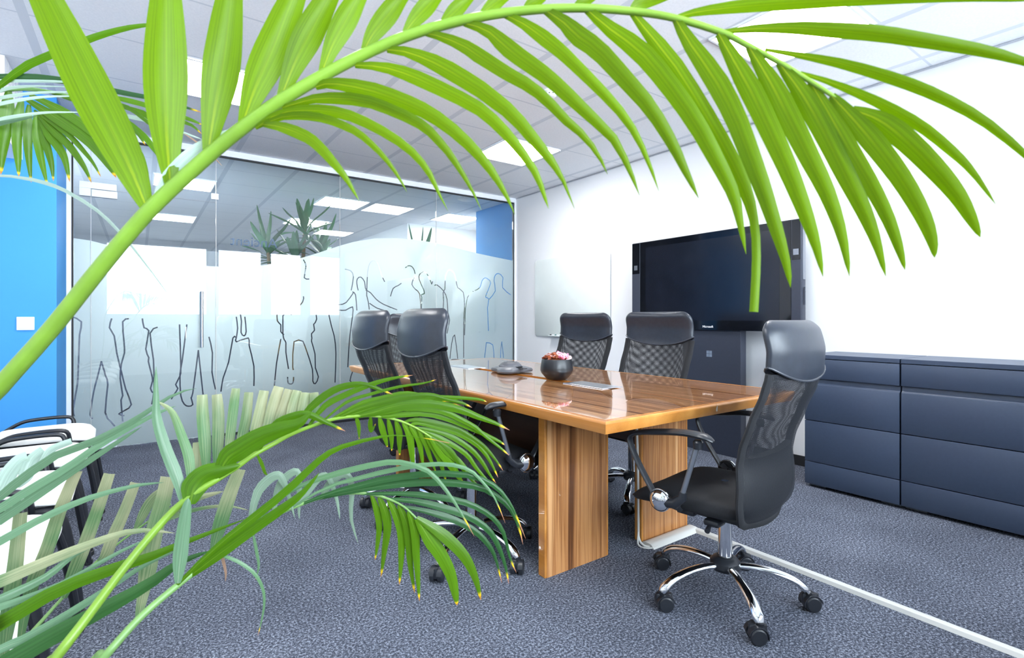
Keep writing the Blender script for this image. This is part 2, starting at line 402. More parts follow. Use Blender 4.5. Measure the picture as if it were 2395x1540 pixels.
struct('wall_back', bw, M_WALL, 'white window wall behind the camera')
for i, (x0, x1) in enumerate(WINDOWS):
    fr = B(); y0, y1 = Y_BACK-0.14, Y_BACK-0.08
    fr.box(x0, x0+.035, y0, y1, W_SILL, W_HEAD).box(x1-.035, x1, y0, y1, W_SILL, W_HEAD).box(x0, x1, y0, y1, W_SILL, W_SILL+.035).box(x0, x1, y0, y1, W_HEAD-.035, W_HEAD)
    f = struct('window_%d' % (i+1), fr, M_TRIM, 'white framed window in the wall behind the camera')
    B().box(x0+.03, x1-.03, Y_BACK-0.112, Y_BACK-0.108, W_SILL+.03, W_HEAD-.03).build('pane', M_WGLASS, f, False)

# corridor beyond the glass
struct('wall_corridor', B().box(X_RIGHT+0.02, X_RIGHT+0.14, 5.60, 6.55, 0, H_CEIL), M_BLUE, 'blue corridor wall beyond the glass')
struct('wall_far', B().box(3.6, 6.2, 7.97, 8.09, 0, H_CEIL).box(3.6, 3.72, 8.09, 14, 0, H_CEIL).box(4.93, 5.05, 6.55, 7.97, 0, H_CEIL).box(X_RIGHT+0.14, 4.93, 6.43, 6.55, 0, H_CEIL), M_WALL, 'white corridor walls beyond the glass')
struct('wall_end', B().box(-3.2, 6.2, 14.0, 14.1, 0, H_CEIL).box(-3.2, -3.1, 5.7, 14, 0, H_CEIL), M_WALL, 'pale end wall of the corridor')

# ------------------------------------------------------------------ glass partition with frosted film
wg = bpy.data.objects.new('wall_glass', None); COL.objects.link(wg); wg.location = (0, Y_GLASS, 0); tag(wg, 'frameless glass partition with frosted film of people outlines', None, None, 'structure')
PX = [-0.435, -0.322, 0.586, 1.735, 2.874, 4.0]
def gl(b, name, m, parent=None, smooth=False):
    b.xform(Matrix.Translation((0, -Y_GLASS, 0))); return b.build(name, m, parent or wg, smooth)
YG0, YG1 = Y_GLASS-0.005, Y_GLASS+0.005
gl(B().box(-0.475, 4.03, Y_GLASS-0.03, Y_GLASS+0.03, H_CEIL-0.055, H_CEIL), 'head_rail', M_TRIM)
gl(B().box(-0.475, -0.445, Y_GLASS-0.04, Y_GLASS+0.03, 0, H_CEIL-0.055), 'side_frame', M_TRIM)
gl(B().box(4.008, 4.03, Y_GLASS-0.03, Y_GLASS+0.03, 0, H_CEIL-0.055), 'side_frame', M_TRIM)
gl(B().box(-0.445, 4.008, Y_GLASS-0.012, Y_GLASS+0.012, H_CEIL-0.068, H_CEIL-0.055).box(-0.445, -0.435, Y_GLASS-.012, Y_GLASS+.012, 0, H_CEIL-.068)
   .box(3.998, 4.008, Y_GLASS-.012, Y_GLASS+.012, 0, H_CEIL-.068), 'black_seal', M_BLACK)
gl(B().box(0.60, 4.0, Y_GLASS-0.016, Y_GLASS+0.016, 0, 0.022), 'floor_channel', M_BLACK)
DOOR_TOP = 2.185
door = bpy.data.objects.new('door_1', None); COL.objects.link(door); door.location = (PX[1], Y_GLASS, 0)
tag(door, 'frosted glass door with vertical steel pull bar', None, None, 'structure')
def dl(b, name, m, smooth=False, parent=None):
    b.xform(Matrix.Translation((-PX[1], -Y_GLASS, 0))); return b.build(name, m, parent or door, smooth)
G = 0.0022
for i in range(5):
    x0, x1 = PX[i]+G, PX[i+1]-G
    if i == 1:
        dl(B().box(x0, x1, YG0, YG1, 0.012, DOOR_TOP-G), 'pane', M_GLASS)
        gl(B().box(x0, x1, YG0, YG1, DOOR_TOP+G, H_CEIL-0.06), 'pane', M_GLASS)
    else: gl(B().box(x0, x1, YG0, YG1, 0.014, H_CEIL-0.06), 'pane', M_GLASS)
for xj in PX[1:5]:
    gl(B().box(xj-0.0018, xj+0.0018, YG0-0.0006, YG1+0.0004, 0.02, H_CEIL-0.068), 'pane_joint', M_CREAM)
FILM_TOP = [(150,552),(165,556),(212,563),(245,572),(330,593),(420,612),(488,623),(560,626),(614,621),(660,613),(708,603),(756,588),(795,575),(827,566),(876,558),(925,557),(975,561),(1022,569),(1070,580),(1113,592),(1160,602),(1200,610),(1215,613)]
FT = [(p.x, p.z) for p in (on_y(x, y, Y_GLASS) for x, y in FILM_TOP)]
def ftop(x):
    for (xa, za), (xb, zb) in zip(FT, FT[1:]):
        if xa <= x <= xb: return za+(zb-za)*(x-xa)/(xb-xa)
    return FT[-1][1]
OUTLINES = ["167,741 190,753 186,783 184,829 182,886 179,911 171,957 173,974","237,846 227,886 219,917 211,970 216,980","237,846 247,880 252,900 246,966 259,987 268,997",
"261,746 256,767 267,786 273,826 284,871 294,911 307,947 293,960 278,969 290,973","301,746 287,753 290,800 291,826 284,851 281,886 287,926 283,937 287,986",
"333,746 337,767 348,774 341,817 348,837 347,846 354,874 357,891 352,909 357,919","368,766 351,780 359,843 360,914 355,946","420,760 423,857 421,880 411,900 416,909 409,921 401,934",
"437,760 426,846 421,877 423,926 431,946 441,951 451,947 447,931 451,920 464,820","464,820 470,877 475,923","489,789 497,826 496,871 504,911","552,790 545,791 535,847 522,885 517,916",
"553,742 556,768 553,790 553,800 581,791 583,809 594,857 594,903","561,729 565,752 564,778 571,786 576,776 573,742","655,692 649,726 649,751 657,760 657,776 664,783","657,794 647,851 642,905",
"662,739 662,781 665,795 669,802 669,825 675,863","710,694 708,707 682,736 673,730 662,739","709,799 688,800 685,859 687,864","710,608 716,622 712,650 723,653",
"729,660 735,703 741,747 734,759 736,773 729,781 730,792 729,799 737,828 738,861 745,882 738,898 732,892 731,864 716,817 709,799","673,883 674,896 681,899 686,895 687,883",
"774,690 770,739 782,786 786,828 784,895","773,711 793,713 810,708 827,685","775,718 791,725 809,726 825,718 825,739 819,783 816,820 814,859","808,630 821,634 827,648 822,679",
"838,679 835,664 836,653 844,648 853,659 855,674 860,681","825,683 832,690 835,726","825,870 819,891 829,899","858,692 860,638 865,617 874,610 884,617 892,642 900,659",
"856,679 867,685 880,700 897,712 929,725","858,691 862,708 864,724","865,710 882,721 901,727","914,693 920,675 932,668 939,663","945,630 955,622 964,624 970,634 971,646 967,654 964,666 972,677 982,688 985,726",
"991,677 981,654 982,642 993,636 1001,644 1008,659 1010,665 1012,659","991,677 993,687 985,690 987,696 986,724","1017,668 1023,667 1038,681 1046,700 1048,731 1052,749 1046,780",
"1019,726 1037,724 1037,685 1041,677 1042,650 1047,635 1053,632 1062,638 1067,654 1071,673 1084,684 1087,716 1085,755 1085,837",
"1094,696 1103,684 1116,678 1124,671 1128,657 1135,650 1143,654 1148,663 1138,689 1137,696 1144,700 1141,720 1143,774","1145,700 1159,681 1156,657 1159,644 1167,640 1177,650 1176,673 1195,690",
"1094,696 1089,722 1088,755 1087,784","1138,802 1153,807 1156,837","1138,802 1134,837","1053,839 1057,804 1064,784 1071,839","1171,837 1174,800 1178,837"]
verts, faces, kinds = [], [], []
def addface(poly, kind):
    a = sum(p[0]*q[1]-q[0]*p[1] for p, q in zip(poly, poly[1:]+poly[:1]))
    if a < 0: poly = poly[::-1]
    i0 = len(verts); verts.extend(Vector(p) for p in poly); faces.append(list(range(i0, i0+len(poly)))); kinds.append(kind)
for i in range(5):
    x0, x1 = PX[i]+G, PX[i+1]-G
    tops = [(x0, ftop(x0))]+[q for q in FT if x0+.004 < q[0] < x1-.004]+[(x1, ftop(x1))]
    addface([(x0, 0.014), (x1, 0.014)]+tops[::-1], i)
for ln in OUTLINES:
    pts = [on_y(*map(float, q.split(',')), Y_GLASS) for q in ln.split()]
    pts = [Vector((p.x, p.z)) for p in pts]
    pts = [Vector((p.x, p.z)) for p in spline([Vector((q.x, 0, q.y)) for q in pts], max(3, 2*len(pts)-1))]
    for p, q in zip(pts, pts[1:]):
        t = q-p
        if t.length < 1e-4: continue
        t.normalize(); n = Vector((-t.y, t.x))*0.0058; e = t*0.003
        addface([tuple(p-n-e), tuple(q-n+e), tuple(q+n+e), tuple(p+n-e)], 99)
ov, oe, of, _, _, oids = delaunay_2d_cdt(verts, [], faces, 1, 1e-6, True)
for i in range(5):
    fb = B(); use = {}
    for f, ids in zip(of, oids):
        ks = {kinds[q] for q in ids}
        if 99 in ks or i not in ks: continue
        fb.m.faces.new([use.setdefault(v, None) or use.__setitem__(v, fb.m.verts.new((ov[v].x, YG1+0.0008, ov[v].y))) or use[v] for v in f])
    (dl if i == 1 else gl)(fb, 'frosted_film', M_FILM)
# door furniture
h = B(); hx = 0.468
for s in (-1, 1):
    h.tube([(hx, Y_GLASS+s*0.055, 0.84), (hx, Y_GLASS+s*0.055, 1.35)], 0.0125, 14)
    for z in (0.93, 1.26): h.tube([(hx, Y_GLASS+s*0.003, z), (hx, Y_GLASS+s*0.055, z)], 0.007, 10)
dl(h, 'pull_bar', M_STEEL, True)
for z0, z1, nm in ((2.115, 2.175, 'patch_fitting'), (0.012, 0.072, 'patch_fitting')):
    dl(B().box(PX[1]+0.004, PX[1]+0.175, Y_GLASS-.02, Y_GLASS+.02, z0, z1, .003), nm, M_TRIM)
gl(B().box(PX[1]-0.075, PX[1]+0.17, Y_GLASS-.02, Y_GLASS+.02, 2.18, 2.235, .003).box(PX[1]-0.075, PX[1]-0.001, Y_GLASS-.02, Y_GLASS+.02, 2.115, 2.18, .003), 'patch_fitting', M_TRIM)
gl(B().box(PX[2]-0.04, PX[2]+0.02, Y_GLASS-.018, Y_GLASS+.018, 2.21, 2.265, .003), 'strike_box', M_TRIM)
gl(B().box(PX[2]-0.03, PX[2]+0.03, Y_GLASS-.018, Y_GLASS+.018, 0.0, 0.06, .003), 'patch_fitting', M_TRIM)
gl(B().box(PX[0], PX[1], Y_GLASS-.016, Y_GLASS+.016, 0, 0.03), 'floor_channel', M_TRIM)

def text_mesh(name, s, width, m, parent=None, ext=0.0005, bold=0.0):
    cu = bpy.data.curves.new(name, 'FONT'); cu.body = s; cu.align_x = 'CENTER'; cu.align_y = 'CENTER'; cu.size = 1; cu.extrude = 0.0; cu.offset = bold
    t = bpy.data.objects.new(name, cu); COL.objects.link(t); bpy.context.view_layer.update()
    me = bpy.data.meshes.new_from_object(t.evaluated_get(bpy.context.evaluated_depsgraph_get())); bpy.data.objects.remove(t)
    xs = [v.co.x for v in me.vertices]; k = width/(max(xs)-min(xs)); cx = (max(xs)+min(xs))/2
    for v in me.vertices: v.co = ((v.co.x-cx)*k, v.co.y*k, 0.0004)
    me.materials.clear(); me.materials.append(m)
    o = bpy.data.objects.new(name, me); COL.objects.link(o)
    if parent: o.parent = parent
    return o
tp = on_y(595, 567, Y_GLASS); M_VINYL = mat('blue_grey_vinyl', srgb(58, 84, 124), 0.6)
tw = abs(on_y(650, 570, Y_GLASS).x-on_y(539, 560, Y_GLASS).x)
t = text_mesh('lettering', 'Ancient', tw, M_VINYL, wg); t.location = (tp.x, 0.0065, tp.z); t.rotation_euler = (PI/2, 0, PI)

# ------------------------------------------------------------------ ceiling fittings
def ceiling_light(x, y, label, sx=0.575, sy=0.58):
    r = thing('ceiling_light', label, 'ceiling light', (x, y, H_CEIL), 0, 'square ceiling light panels')
    b = B(); f = 0.012; z0, z1 = -0.012, -0.001
    hx, hy = sx/2+f, sy/2+f
    b.box(-hx, hx, -hy, -hy+f, z0, z1).box(-hx, hx, hy-f, hy, z0, z1).box(-hx, -hx+f, -hy+f, hy-f, z0, z1).box(hx-f, hx, -hy+f, hy-f, z0, z1)
    b.build('frame', M_TRIM, r, False)
    B().box(-sx/2, sx/2, -sy/2, sy/2, -0.008, -0.002).build('diffuser', M_LIGHT, r, False)
ceiling_light(0.43, 3.985, 'square ceiling light panel behind the upright palm leaflets near the glass door')
ceiling_light(2.905, 3.985, 'square ceiling light panel over the far end of the table near the white board')
ceiling_light(2.905, 1.43, 'large square ceiling light panel behind the palm frond tip by the white wall')
ceiling_light(0.43, 1.43, 'square ceiling light panel directly above the palm, seen only mirrored in the glass')
ceiling_light(2.24, 7.11, 'corridor ceiling light panel seen through the middle glass panes')
ceiling_light(2.22, 8.87, 'corridor ceiling light panel behind the tall corridor plant top')
ceiling_light(0.43, 7.11, 'added light panel brightening the corridor beyond the glass door, behind the thick palm stem')  # extra panel added to brighten the corridor, placed where a room panel mirrors
ceiling_light(0.43, 9.67, 'farther added light panel brightening the corridor beyond the glass door under the palm stem')  # second extra panel for more corridor light, at another mirrored spot
ceiling_light(4.05, 7.16, 'corridor ceiling light panel next to the blue corridor wall')
sd = thing('smoke_detector', 'round white smoke detector on the meeting room ceiling', 'smoke detector', (2.32, 2.77, H_CEIL))
B().lathe([(0.055, -0.001), (0.055, -0.012), (0.046, -0.02), (0.040, -0.022), (0.040, -0.034), (0.030, -0.042), (0.0, -0.044)]).build('body', M_WHITE, sd)
b = B()
for k in range(10):
    a = 2*PI*k/10; b.lathe([(0.006, -0.026), (0.006, -0.031)], (0.037*math.cos(a), 0.037*math.sin(a), 0), 8)
b.build('vent_slots', M_BLACK, sd)
sp = thing('ceiling_speaker', 'round white ceiling disc in the corridor near the blue wall', 'ceiling speaker', (3.52, 5.92, H_CEIL))
B().lathe([(0.115, -0.001), (0.115, -0.008), (0.10, -0.014), (0.0, -0.016)], n=36).build('disc', M_WHITE, sp)
B().lathe([(0.122, -0.001), (0.122, -0.006), (0.114, -0.009), (0.112, -0.001)], n=36).build('rim', M_TRIM, sp)
# light switch
sw = thing('light_switch', 'square white light switch on the blue wall', 'light switch', (-0.637, 4.9, 1.067))
B().box(-0.046, 0.046, -0.009, -0.0005, -0.046, 0.046, 0.003).build('plate', M_WHITE, sw)
B().box(-0.034, 0.034, -0.0125, -0.008, -0.034, 0.034, 0.002).build('rocker', M_TRIM, sw)

# ------------------------------------------------------------------ corridor plants
def dracaena(x, y, heights, label, seed, ll=0.42, nl=13, wid=0.05):
    rn = random.Random(seed); r = thing('corridor_plant', label, 'plant', (x, y, 0), 0, 'strap leaved plants in the corridor')
    B().lathe([(0.0, 0.0), (0.15, 0.0), (0.19, 0.34), (0.20, 0.36), (0.175, 0.36), (0.17, 0.32), (0, 0.32)]).build('pot', M_POT, r)
    B().lathe([(0, 0.318), (0.168, 0.322), (0.168, 0.326), (0, 0.334)]).build('soil', M_SOIL, r)
    for hx, hy, hz in heights:
        B().tube(spline([(hx*.3, hy*.3, 0.31), (hx*.7, hy*.7, hz*.6), (hx, hy, hz)], 8), [0.022]*7+[0.014], 9).build('cane', M_TRUNK, r)
        for k in range(nl):
            a = k*2.4+rn.random(); el = 1.25-1.25*k/nl*1.15+rn.uniform(-.25, .25); L = ll*rn.uniform(.7, 1.2)
            d = Vector((math.cos(a)*math.cos(el), math.sin(a)*math.cos(el), math.sin(el)))
            base = Vector((hx, hy, hz-0.02-0.17*k/nl))
            pts = [base, base+d*L*.35, base+d*L*.72+Vector((0, 0, -.03*L*2)), base+d*L+Vector((0, 0, -L*.26*(1-max(0, math.sin(el)))))]
            leaf_mesh(pts, wid, L_DRAC, r, 'leaf', side_hint=Vector((0, 0, 1)).cross(d) if abs(d.z) < .95 else None)

# ------------------------------------------------------------------ office chairs (facing +Y, origin on the floor under the gas column)
def interp(tab, z):
    for (a, va), (b, vb) in zip(tab, tab[1:]):
        if a <= z <= b:
            t = (z-a)/(b-a); t = t*t*(3-2*t)*0.35+t*0.65; return va+(vb-va)*t
    return tab[0][1] if z < tab[0][0] else tab[-1][1]
BACK_Y = [(0.40, -0.150), (0.48, -0.170), (0.56, -0.172), (0.64, -0.166), (0.70, -0.176), (0.80, -0.212), (0.90, -0.252), (0.96, -0.268), (1.04, -0.272), (1.145, -0.250)]
BW, ZT, ZB = 0.254, 1.145, 0.420
def back_w(z, W=BW):
    r = 0.065; rb = 0.10
    if z > ZT-r: return W-r+math.sqrt(max(0, r*r-(z-(ZT-r))**2))
    if z < ZB+rb: return W-rb+math.sqrt(max(0, rb*rb-(ZB+rb-z)**2))
    return W - 0.012*math.exp(-((z-0.66)/0.09)**2)
M_AC = 16
def back_pts(zf, W, t, sgn, dy=0.0):
    out = []
    for j in range(M_AC+1):
        a = -math.cos(PI*j/M_AC); z = zf(a); w = back_w(z, W); th = t*math.sqrt(max(0, 1-abs(a)**5))
        if z < ZB+0.05: th *= max(0.35, (z-ZB)/0.05)
        if z > ZT-0.03: th *= max(0.02, math.sqrt(max(0, (ZT-z)/0.03)))
        yc = interp(BACK_Y, z) - 0.030*(1-a*a) + 0.012 + dy
        out.append(Vector((w*a, yc+sgn*th, z)))
    return out
def office_chair():
    r = thing('office_chair', 'office chair', 'chair')
    b = B(); hub = [(0.022, 0.108), (0.050, 0.112), (0.058, 0.125), (0.056, 0.145), (0.044, 0.158), (0.030, 0.162), (0.030, 0.166)]
    b.lathe(hub).build('hub', M_PLASTIC, r)
    B().lathe([(0.013, 0.100), (0.026, 0.101), (0.026, 0.400), (0.022, 0.404), (0.022, 0.408)]).lathe([(0.014, 0.40), (0.014, 0.46)]).build('gas_column', M_CHROME, r)
    for k in range(5):
        a = 2*PI*k/5; c, s = math.cos(a), math.sin(a)
        prof = spline([(0.040, 0, 0.131), (0.10, 0, 0.133), (0.17, 0, 0.126), (0.235, 0, 0.108), (0.272, 0, 0.086), (0.290, 0, 0.064)], 14)
        rad = [0.0165+0.006*(i/13)**1.5 if i < 12 else 0.019-0.003*(i-12) for i in range(14)]
        B().tube([(p.x*c, p.x*s, p.z) for p in prof], rad, 12, 0.72, up=(0, 0, 1)).build('base_arm', M_CHROME, r)
        q = B(); o = a*1.7+0.6+k
        for sx in (-1, 1): q.lathe([(0.0, sx*0.008), (0.026, sx*0.008), (0.0285, sx*0.012), (0.0285, sx*0.024), (0.024, sx*0.028), (0.0, sx*0.029)], n=22, axis='X')
        for sx in (-1, 1):
            ring = []
            for i in range(13):
                t = PI*(-0.08+1.02*i/12); ring.append([(sx*0.006, 0.031*math.cos(t), 0.031*math.sin(t)), (sx*0.026, 0.031*math.cos(t), 0.031*math.sin(t)), (sx*0.026, 0.0345*math.cos(t), 0.0345*math.sin(t)), (sx*0.006, 0.0345*math.cos(t), 0.0345*math.sin(t))])
            q.loft(ring)
        q.box(-0.008, 0.008, -0.026, 0.034, -0.008, 0.034, 0.003)
        q.lathe([(0.013, 0.030), (0.015, 0.040), (0.010, 0.043)], (0, 0.012, 0), 14).lathe([(0.006, 0.04), (0.006, 0.050)], (0, 0.012, 0), 10)
        q.xform(Matrix.Translation((0.290*c, 0.290*s, 0.0285)) @ Matrix.Rotation(o, 4, 'Z') @ Matrix.Translation((0, -0.012, 0)))
        q.build('caster', M_PLASTIC, r)
    # seat
    rings = []
    for i in range(15):
        y = -0.175+0.475*i/14; e = max(0.02, 1-abs((i-7)/7.0)**6); wid = 0.235*(0.80+0.20*math.sqrt(e)); zc = 0.462-0.035*max(0, (y-0.12)/0.18)**2+0.008*max(0, (-y-.02)/.15); hh = 0.043*math.sqrt(e)*(1-0.35*max(0, (y-0.12)/0.18)**2)
        ring = []
        for j in range(28):
            t = 2*PI*j/28; cx, sz = math.cos(t), math.sin(t)
            x = wid*math.copysign(abs(cx)**0.45, cx); z = zc+hh*math.copysign(abs(sz)**0.6, sz) - 0.008*(1-(x/wid)**2)*(1 if sz > 0 else 0)
            ring.append((x, y, z))
        rings.append(ring)
    B().loft(rings).build('seat', M_FABRIC, r, sharp=60)
    m = B().box(-0.16, 0.16, -0.14, 0.20, 0.405, 0.425, 0.006).box(-0.07, 0.07, -0.10, 0.12, 0.375, 0.41, 0.012).box(-0.20, 0.20, 0.03, 0.10, 0.408, 0.430, 0.006)
    m.box(-0.05, 0.05, -0.150, -0.09, 0.405, 0.43, 0.006)
    m.tube([(-0.05, 0.0, 0.395), (-0.17, -0.02, 0.388), (-0.215, -0.03, 0.378)], [0.006, 0.006, 0.010], 8).box(-0.19, -0.12, -0.06, 0.0, 0.385, 0.41, 0.010)
    m.build('tilt_mechanism', M_PLASTIC, r)
    # backrest: two layers of mesh fabric over a frame
    zs = [ZB+0.002+(0.965-ZB)*i/26 for i in range(27)]
    for sgn, nm, mt in ((1, 'mesh_front_layer', M_MESHF), (-1, 'mesh_rear_layer', M_MESHB)):
        b = B(); R = [back_pts(lambda a, z=z: z, BW-0.006, 0.027, sgn) for z in zs]; b.loft(R, False, False); b.build(nm, mt, r, sharp=70)
    left = [Vector((-back_w(z)+0.010, interp(BACK_Y, z)+0.012, z)) for z in zs]; right = [Vector((-p.x, p.y, p.z)) for p in left]
    bot = []
    for i in range(1, 12):
        a = -1+2*i/12; bot.append(Vector((left[0].x*-a*-1*1.0 if False else left[0].x*(-a), interp(BACK_Y, ZB)+0.012-0.030*(1-a*a), ZB+0.006-0.010*(1-a*a))))
    path = left[::-1]+bot[::-1 if bot[0].x > 0 else 1]+right
    B().tube(path, 0.0115, 10, 1.9, up=(1, 0, 0)).build('back_frame', M_FABRIC, r)
    b = B(); R = [[p*1.0 for p in back_pts(lambda a, z=z: z, BW-0.018, 0.016, 1)]+[p*1.0 for p in back_pts(lambda a, z=z: z, BW-0.018, 0.016, -1)][::-1][1:-1] for z in [0.45+0.215*i/8 for i in range(9)]]
    b.loft(R).build('lumbar_panel', M_FABRIC, r, sharp=60)
    # headrest with curved lower seam
    zlow = lambda a: 0.932+0.045*abs(a)**2.0+0.012*abs(a)**8
    b = B(); R = [back_pts(zlow, BW-0.006, 0.010, 1)+back_pts(zlow, BW-0.006, 0.010, -1)[::-1][1:-1]]
    for i in range(19):
        v = math.sin(PI/2*i/18)
        f = back_pts(lambda a: zlow(a)+(ZT-zlow(a))*v, BW+0.003, 0.036, 1); k = back_pts(lambda a: zlow(a)+(ZT-zlow(a))*v, BW+0.003, 0.032, -1)
        R.append(f+k[::-1][1:-1])
    b.loft(R, False).build('headrest', M_LEATHER, r, sharp=70)
    for sgn in (1, -1):
        pts = back_pts(zlow, BW+0.004, 0.037 if sgn > 0 else 0.033, sgn)
        B().tube(pts, 0.0042, 8).build('piping', M_PIPING, r)
    z = B()
    for dx in (0.0, 0.014): z.box(0.10+dx, 0.109+dx, -0.152, -0.148, 0.390, 0.414, 0.001)
    z.tube([(0.104, -0.150, 0.412), (0.104, -0.150, 0.424)], 0.0015, 6).tube([(0.118, -0.150, 0.412), (0.118, -0.150, 0.424)], 0.0015, 6).build('zip_pull', M_BLACK, r)
    # armrests
    for s in (-1, 1):
        x = s*0.280
        pad = spline([(x, -0.085, 0.722), (x, -0.05, 0.735), (x, 0.03, 0.737), (x, 0.13, 0.724), (x, 0.215, 0.708), (x, 0.252, 0.688), (x, 0.250, 0.655), (x, 0.215, 0.590), (x, 0.172, 0.525), (x, 0.140, 0.480)], 30)
        rad = [0.010+0.016*min(1, i/3) if i < 10 else 0.026-0.009*min(1, (i-10)/6) for i in range(30)]
        ar = B().tube(pad, rad, 12, 0.46, up=(0, 0, 1)).build('armrest', M_PLASTIC, r)
        k = B().tube([(x, 0.14, 0.487), (x, 0.11, 0.466), (x, 0.06, 0.474), (x, 0.032, 0.500), (x, 0.030, 0.520)], [0.024, 0.027, 0.022, 0.018, 0.015], 12, 0.9)
        k.lathe([(0.010, 0), (0.038, 0.0), (0.040, s*0.006), (0.040, s*0.020)], (x-s*0.004, 0.118, 0.4725), 24, 'X')
        B().lathe([(0.010, 0.700), (0.016, 0.698), (0.018, 0.722), (0.012, 0.73)], (x, -0.028, -0.01), 14).build('strut_socket', M_PLASTIC, ar)
        k.tube([(x-s*0.01, 0.10, 0.470), (s*0.215, 0.07, 0.440)], 0.014, 10, 1.4)
        k.build('bracket', M_PLASTIC, ar)
        B().tube([(x, 0.031, 0.515), (x, -0.024, 0.695)], 0.0095, 12).build('strut', M_GREYTUBE, ar)
        B().lathe([(0.0, s*0.034), (0.020, s*0.032), (0.034, s*0.025), (0.040, s*0.0165), (0.0425, s*0.016), (0.0425, s*0.010)][::1], (x-s*0.004, 0.118, 0.4725), 30, 'X').build('chrome_disc', M_CHROME, ar)
    return r
chair_proto = office_chair(); first = [True]
CH_G = 'black mesh office chairs round the meeting table'
def place_chair(x, y, rz, label, star, dz=0.0):
    c = chair_proto if first[0] else copy_tree(chair_proto); first[0] = False
    c.location = (x, y, 0); c.rotation_euler = (0, 0, rz); tag(c, label, 'chair', CH_G)
    for ch in c.children:
        n = ch.name.split('.')[0]
        if n in ('base_arm', 'caster', 'hub'): ch.rotation_euler = (0, 0, star)
        elif n != 'gas_column': ch.location.z = dz
    return c
place_chair(1.278, 2.10, -PI/2+math.radians(-4), 'black mesh office chair on the near long side, nearer one, behind the drooping palm fronds', 0.26)
place_chair(1.285, 2.75, -PI/2+math.radians(-2), 'black mesh office chair on the near long side, the farther one, beside the frosted glass', 0.26)
place_chair(1.97, 3.99, PI+math.radians(-4), 'black mesh office chair at the far table end, mostly hidden behind two chairs', 0.2)
place_chair(2.49, 2.86, PI/2+math.radians(4), 'black mesh office chair on the far long side in front of the white board', 0.4)
place_chair(2.47, 2.17, PI/2+math.radians(2), 'black mesh office chair on the far long side in front of the wall display', 0.9)
c6 = place_chair(1.884, 1.179, math.radians(8), 'large black mesh office chair at the near table end, seen from behind', 0.18, -0.05)

# ------------------------------------------------------------------ meeting table
TX0, TX1, TY0, TY1, TZ, TT = 1.257, 2.527, 1.2185, 3.805, 0.757, 0.045
TCX = (TX0+TX1)/2
tb = thing('meeting_table', 'long polished walnut meeting table with honey coloured edges', 'table', (TCX, (TY0+TY1)/2, 0))
def tl(b, name, m, parent=None, smooth=False):
    b.xform(Matrix.Translation((-TCX, -(TY0+TY1)/2, 0))); return b.build(name, m, parent or tb, smooth)
E = 0.028; gy0, gy1, gw = 1.76, 3.36, 0.033
for s in (-1, 1):
    xo = TX0+E if s < 0 else TX1-E; xi = TCX+s*0.0008; xg = TCX+s*gw
    poly = [(xo, TY0+E), (xi, TY0+E), (xi, gy0), (xg, gy0), (xg, gy1), (xi, gy1), (xi, TY1-E), (xo, TY1-E)]
    if s > 0: poly = poly[::-1]
    tl(B().prism(poly, TZ-TT+0.004, TZ), 'tabletop', M_TOP)
    xe = TX0 if s < 0 else TX1; xq = TX0+E if s < 0 else TX1-E
    ring = []
    # band: rounded top, slanted inwards below, swept round three sides of the half
    prof = [(0.0, -0.001), (E-0.006, 0.0), (E-0.001, -0.005), (E, -0.010), (E-0.012, -TT), (0.0, -TT)]
    for (cx, cy, dx, dy) in ((xi, TY0+E, 0, -1), (xq, TY0+E, s, -1), (xq, TY1-E, s, 1), (xi, TY1-E, 0, 1)):
        ring.append([(cx+dx*o, cy+dy*o, TZ+h) for o, h in prof])
    tl(B().loft(ring), 'edge_band', M_EDGE, smooth=True)
tl(B().box(TCX-gw, TCX-gw+0.006, gy0, gy1, TZ-TT+.002, TZ-0.001).box(TCX+gw-0.006, TCX+gw, gy0, gy1, TZ-TT+.002, TZ-.001).box(TCX-gw, TCX+gw, gy0, gy1, TZ-TT-0.02, TZ-TT-0.012), 'cable_channel', M_EDGE)
tl(B().box(TCX-0.0015, TCX+0.0015, TY0-0.0006, TY0+0.004, TZ-0.030, TZ-0.009), 'joint_line', M_CREAM)
for y0, y1 in ((1.79, 2.08), (3.05, 3.34)):
    tl(B().box(1.825, 1.965, y0, y1, TZ-0.002, TZ+0.004, 0.0015), 'cable_flap', M_STEEL)
for y0, s in ((1.703, 1), (3.27, -1)):
    for x0, x1 in ((1.394, 1.775), (2.007, 2.373)):
        b = B().box(x0+0.012, x1-0.012, min(y0, y0+s*0.045), max(y0, y0+s*0.045), 0.0, TZ-TT)
        lg = tl(b, 'leg', M_LEGWOOD)
        tl(B().box(x0, x0+0.012, min(y0, y0+s*0.045), max(y0, y0+s*0.045), 0, TZ-TT, .003).box(x1-0.012, x1, min(y0, y0+s*.045), max(y0, y0+s*.045), 0, TZ-TT, .003), 'leg_edge', M_EDGE, lg).matrix_parent_inverse = Matrix.Identity(4)
for x in (1.58, 2.19):
    tl(B().box(x-0.011, x+0.011, 1.749, 3.224, 0.42, TZ-TT-0.022), 'modesty_panel', M_LEGDARK)

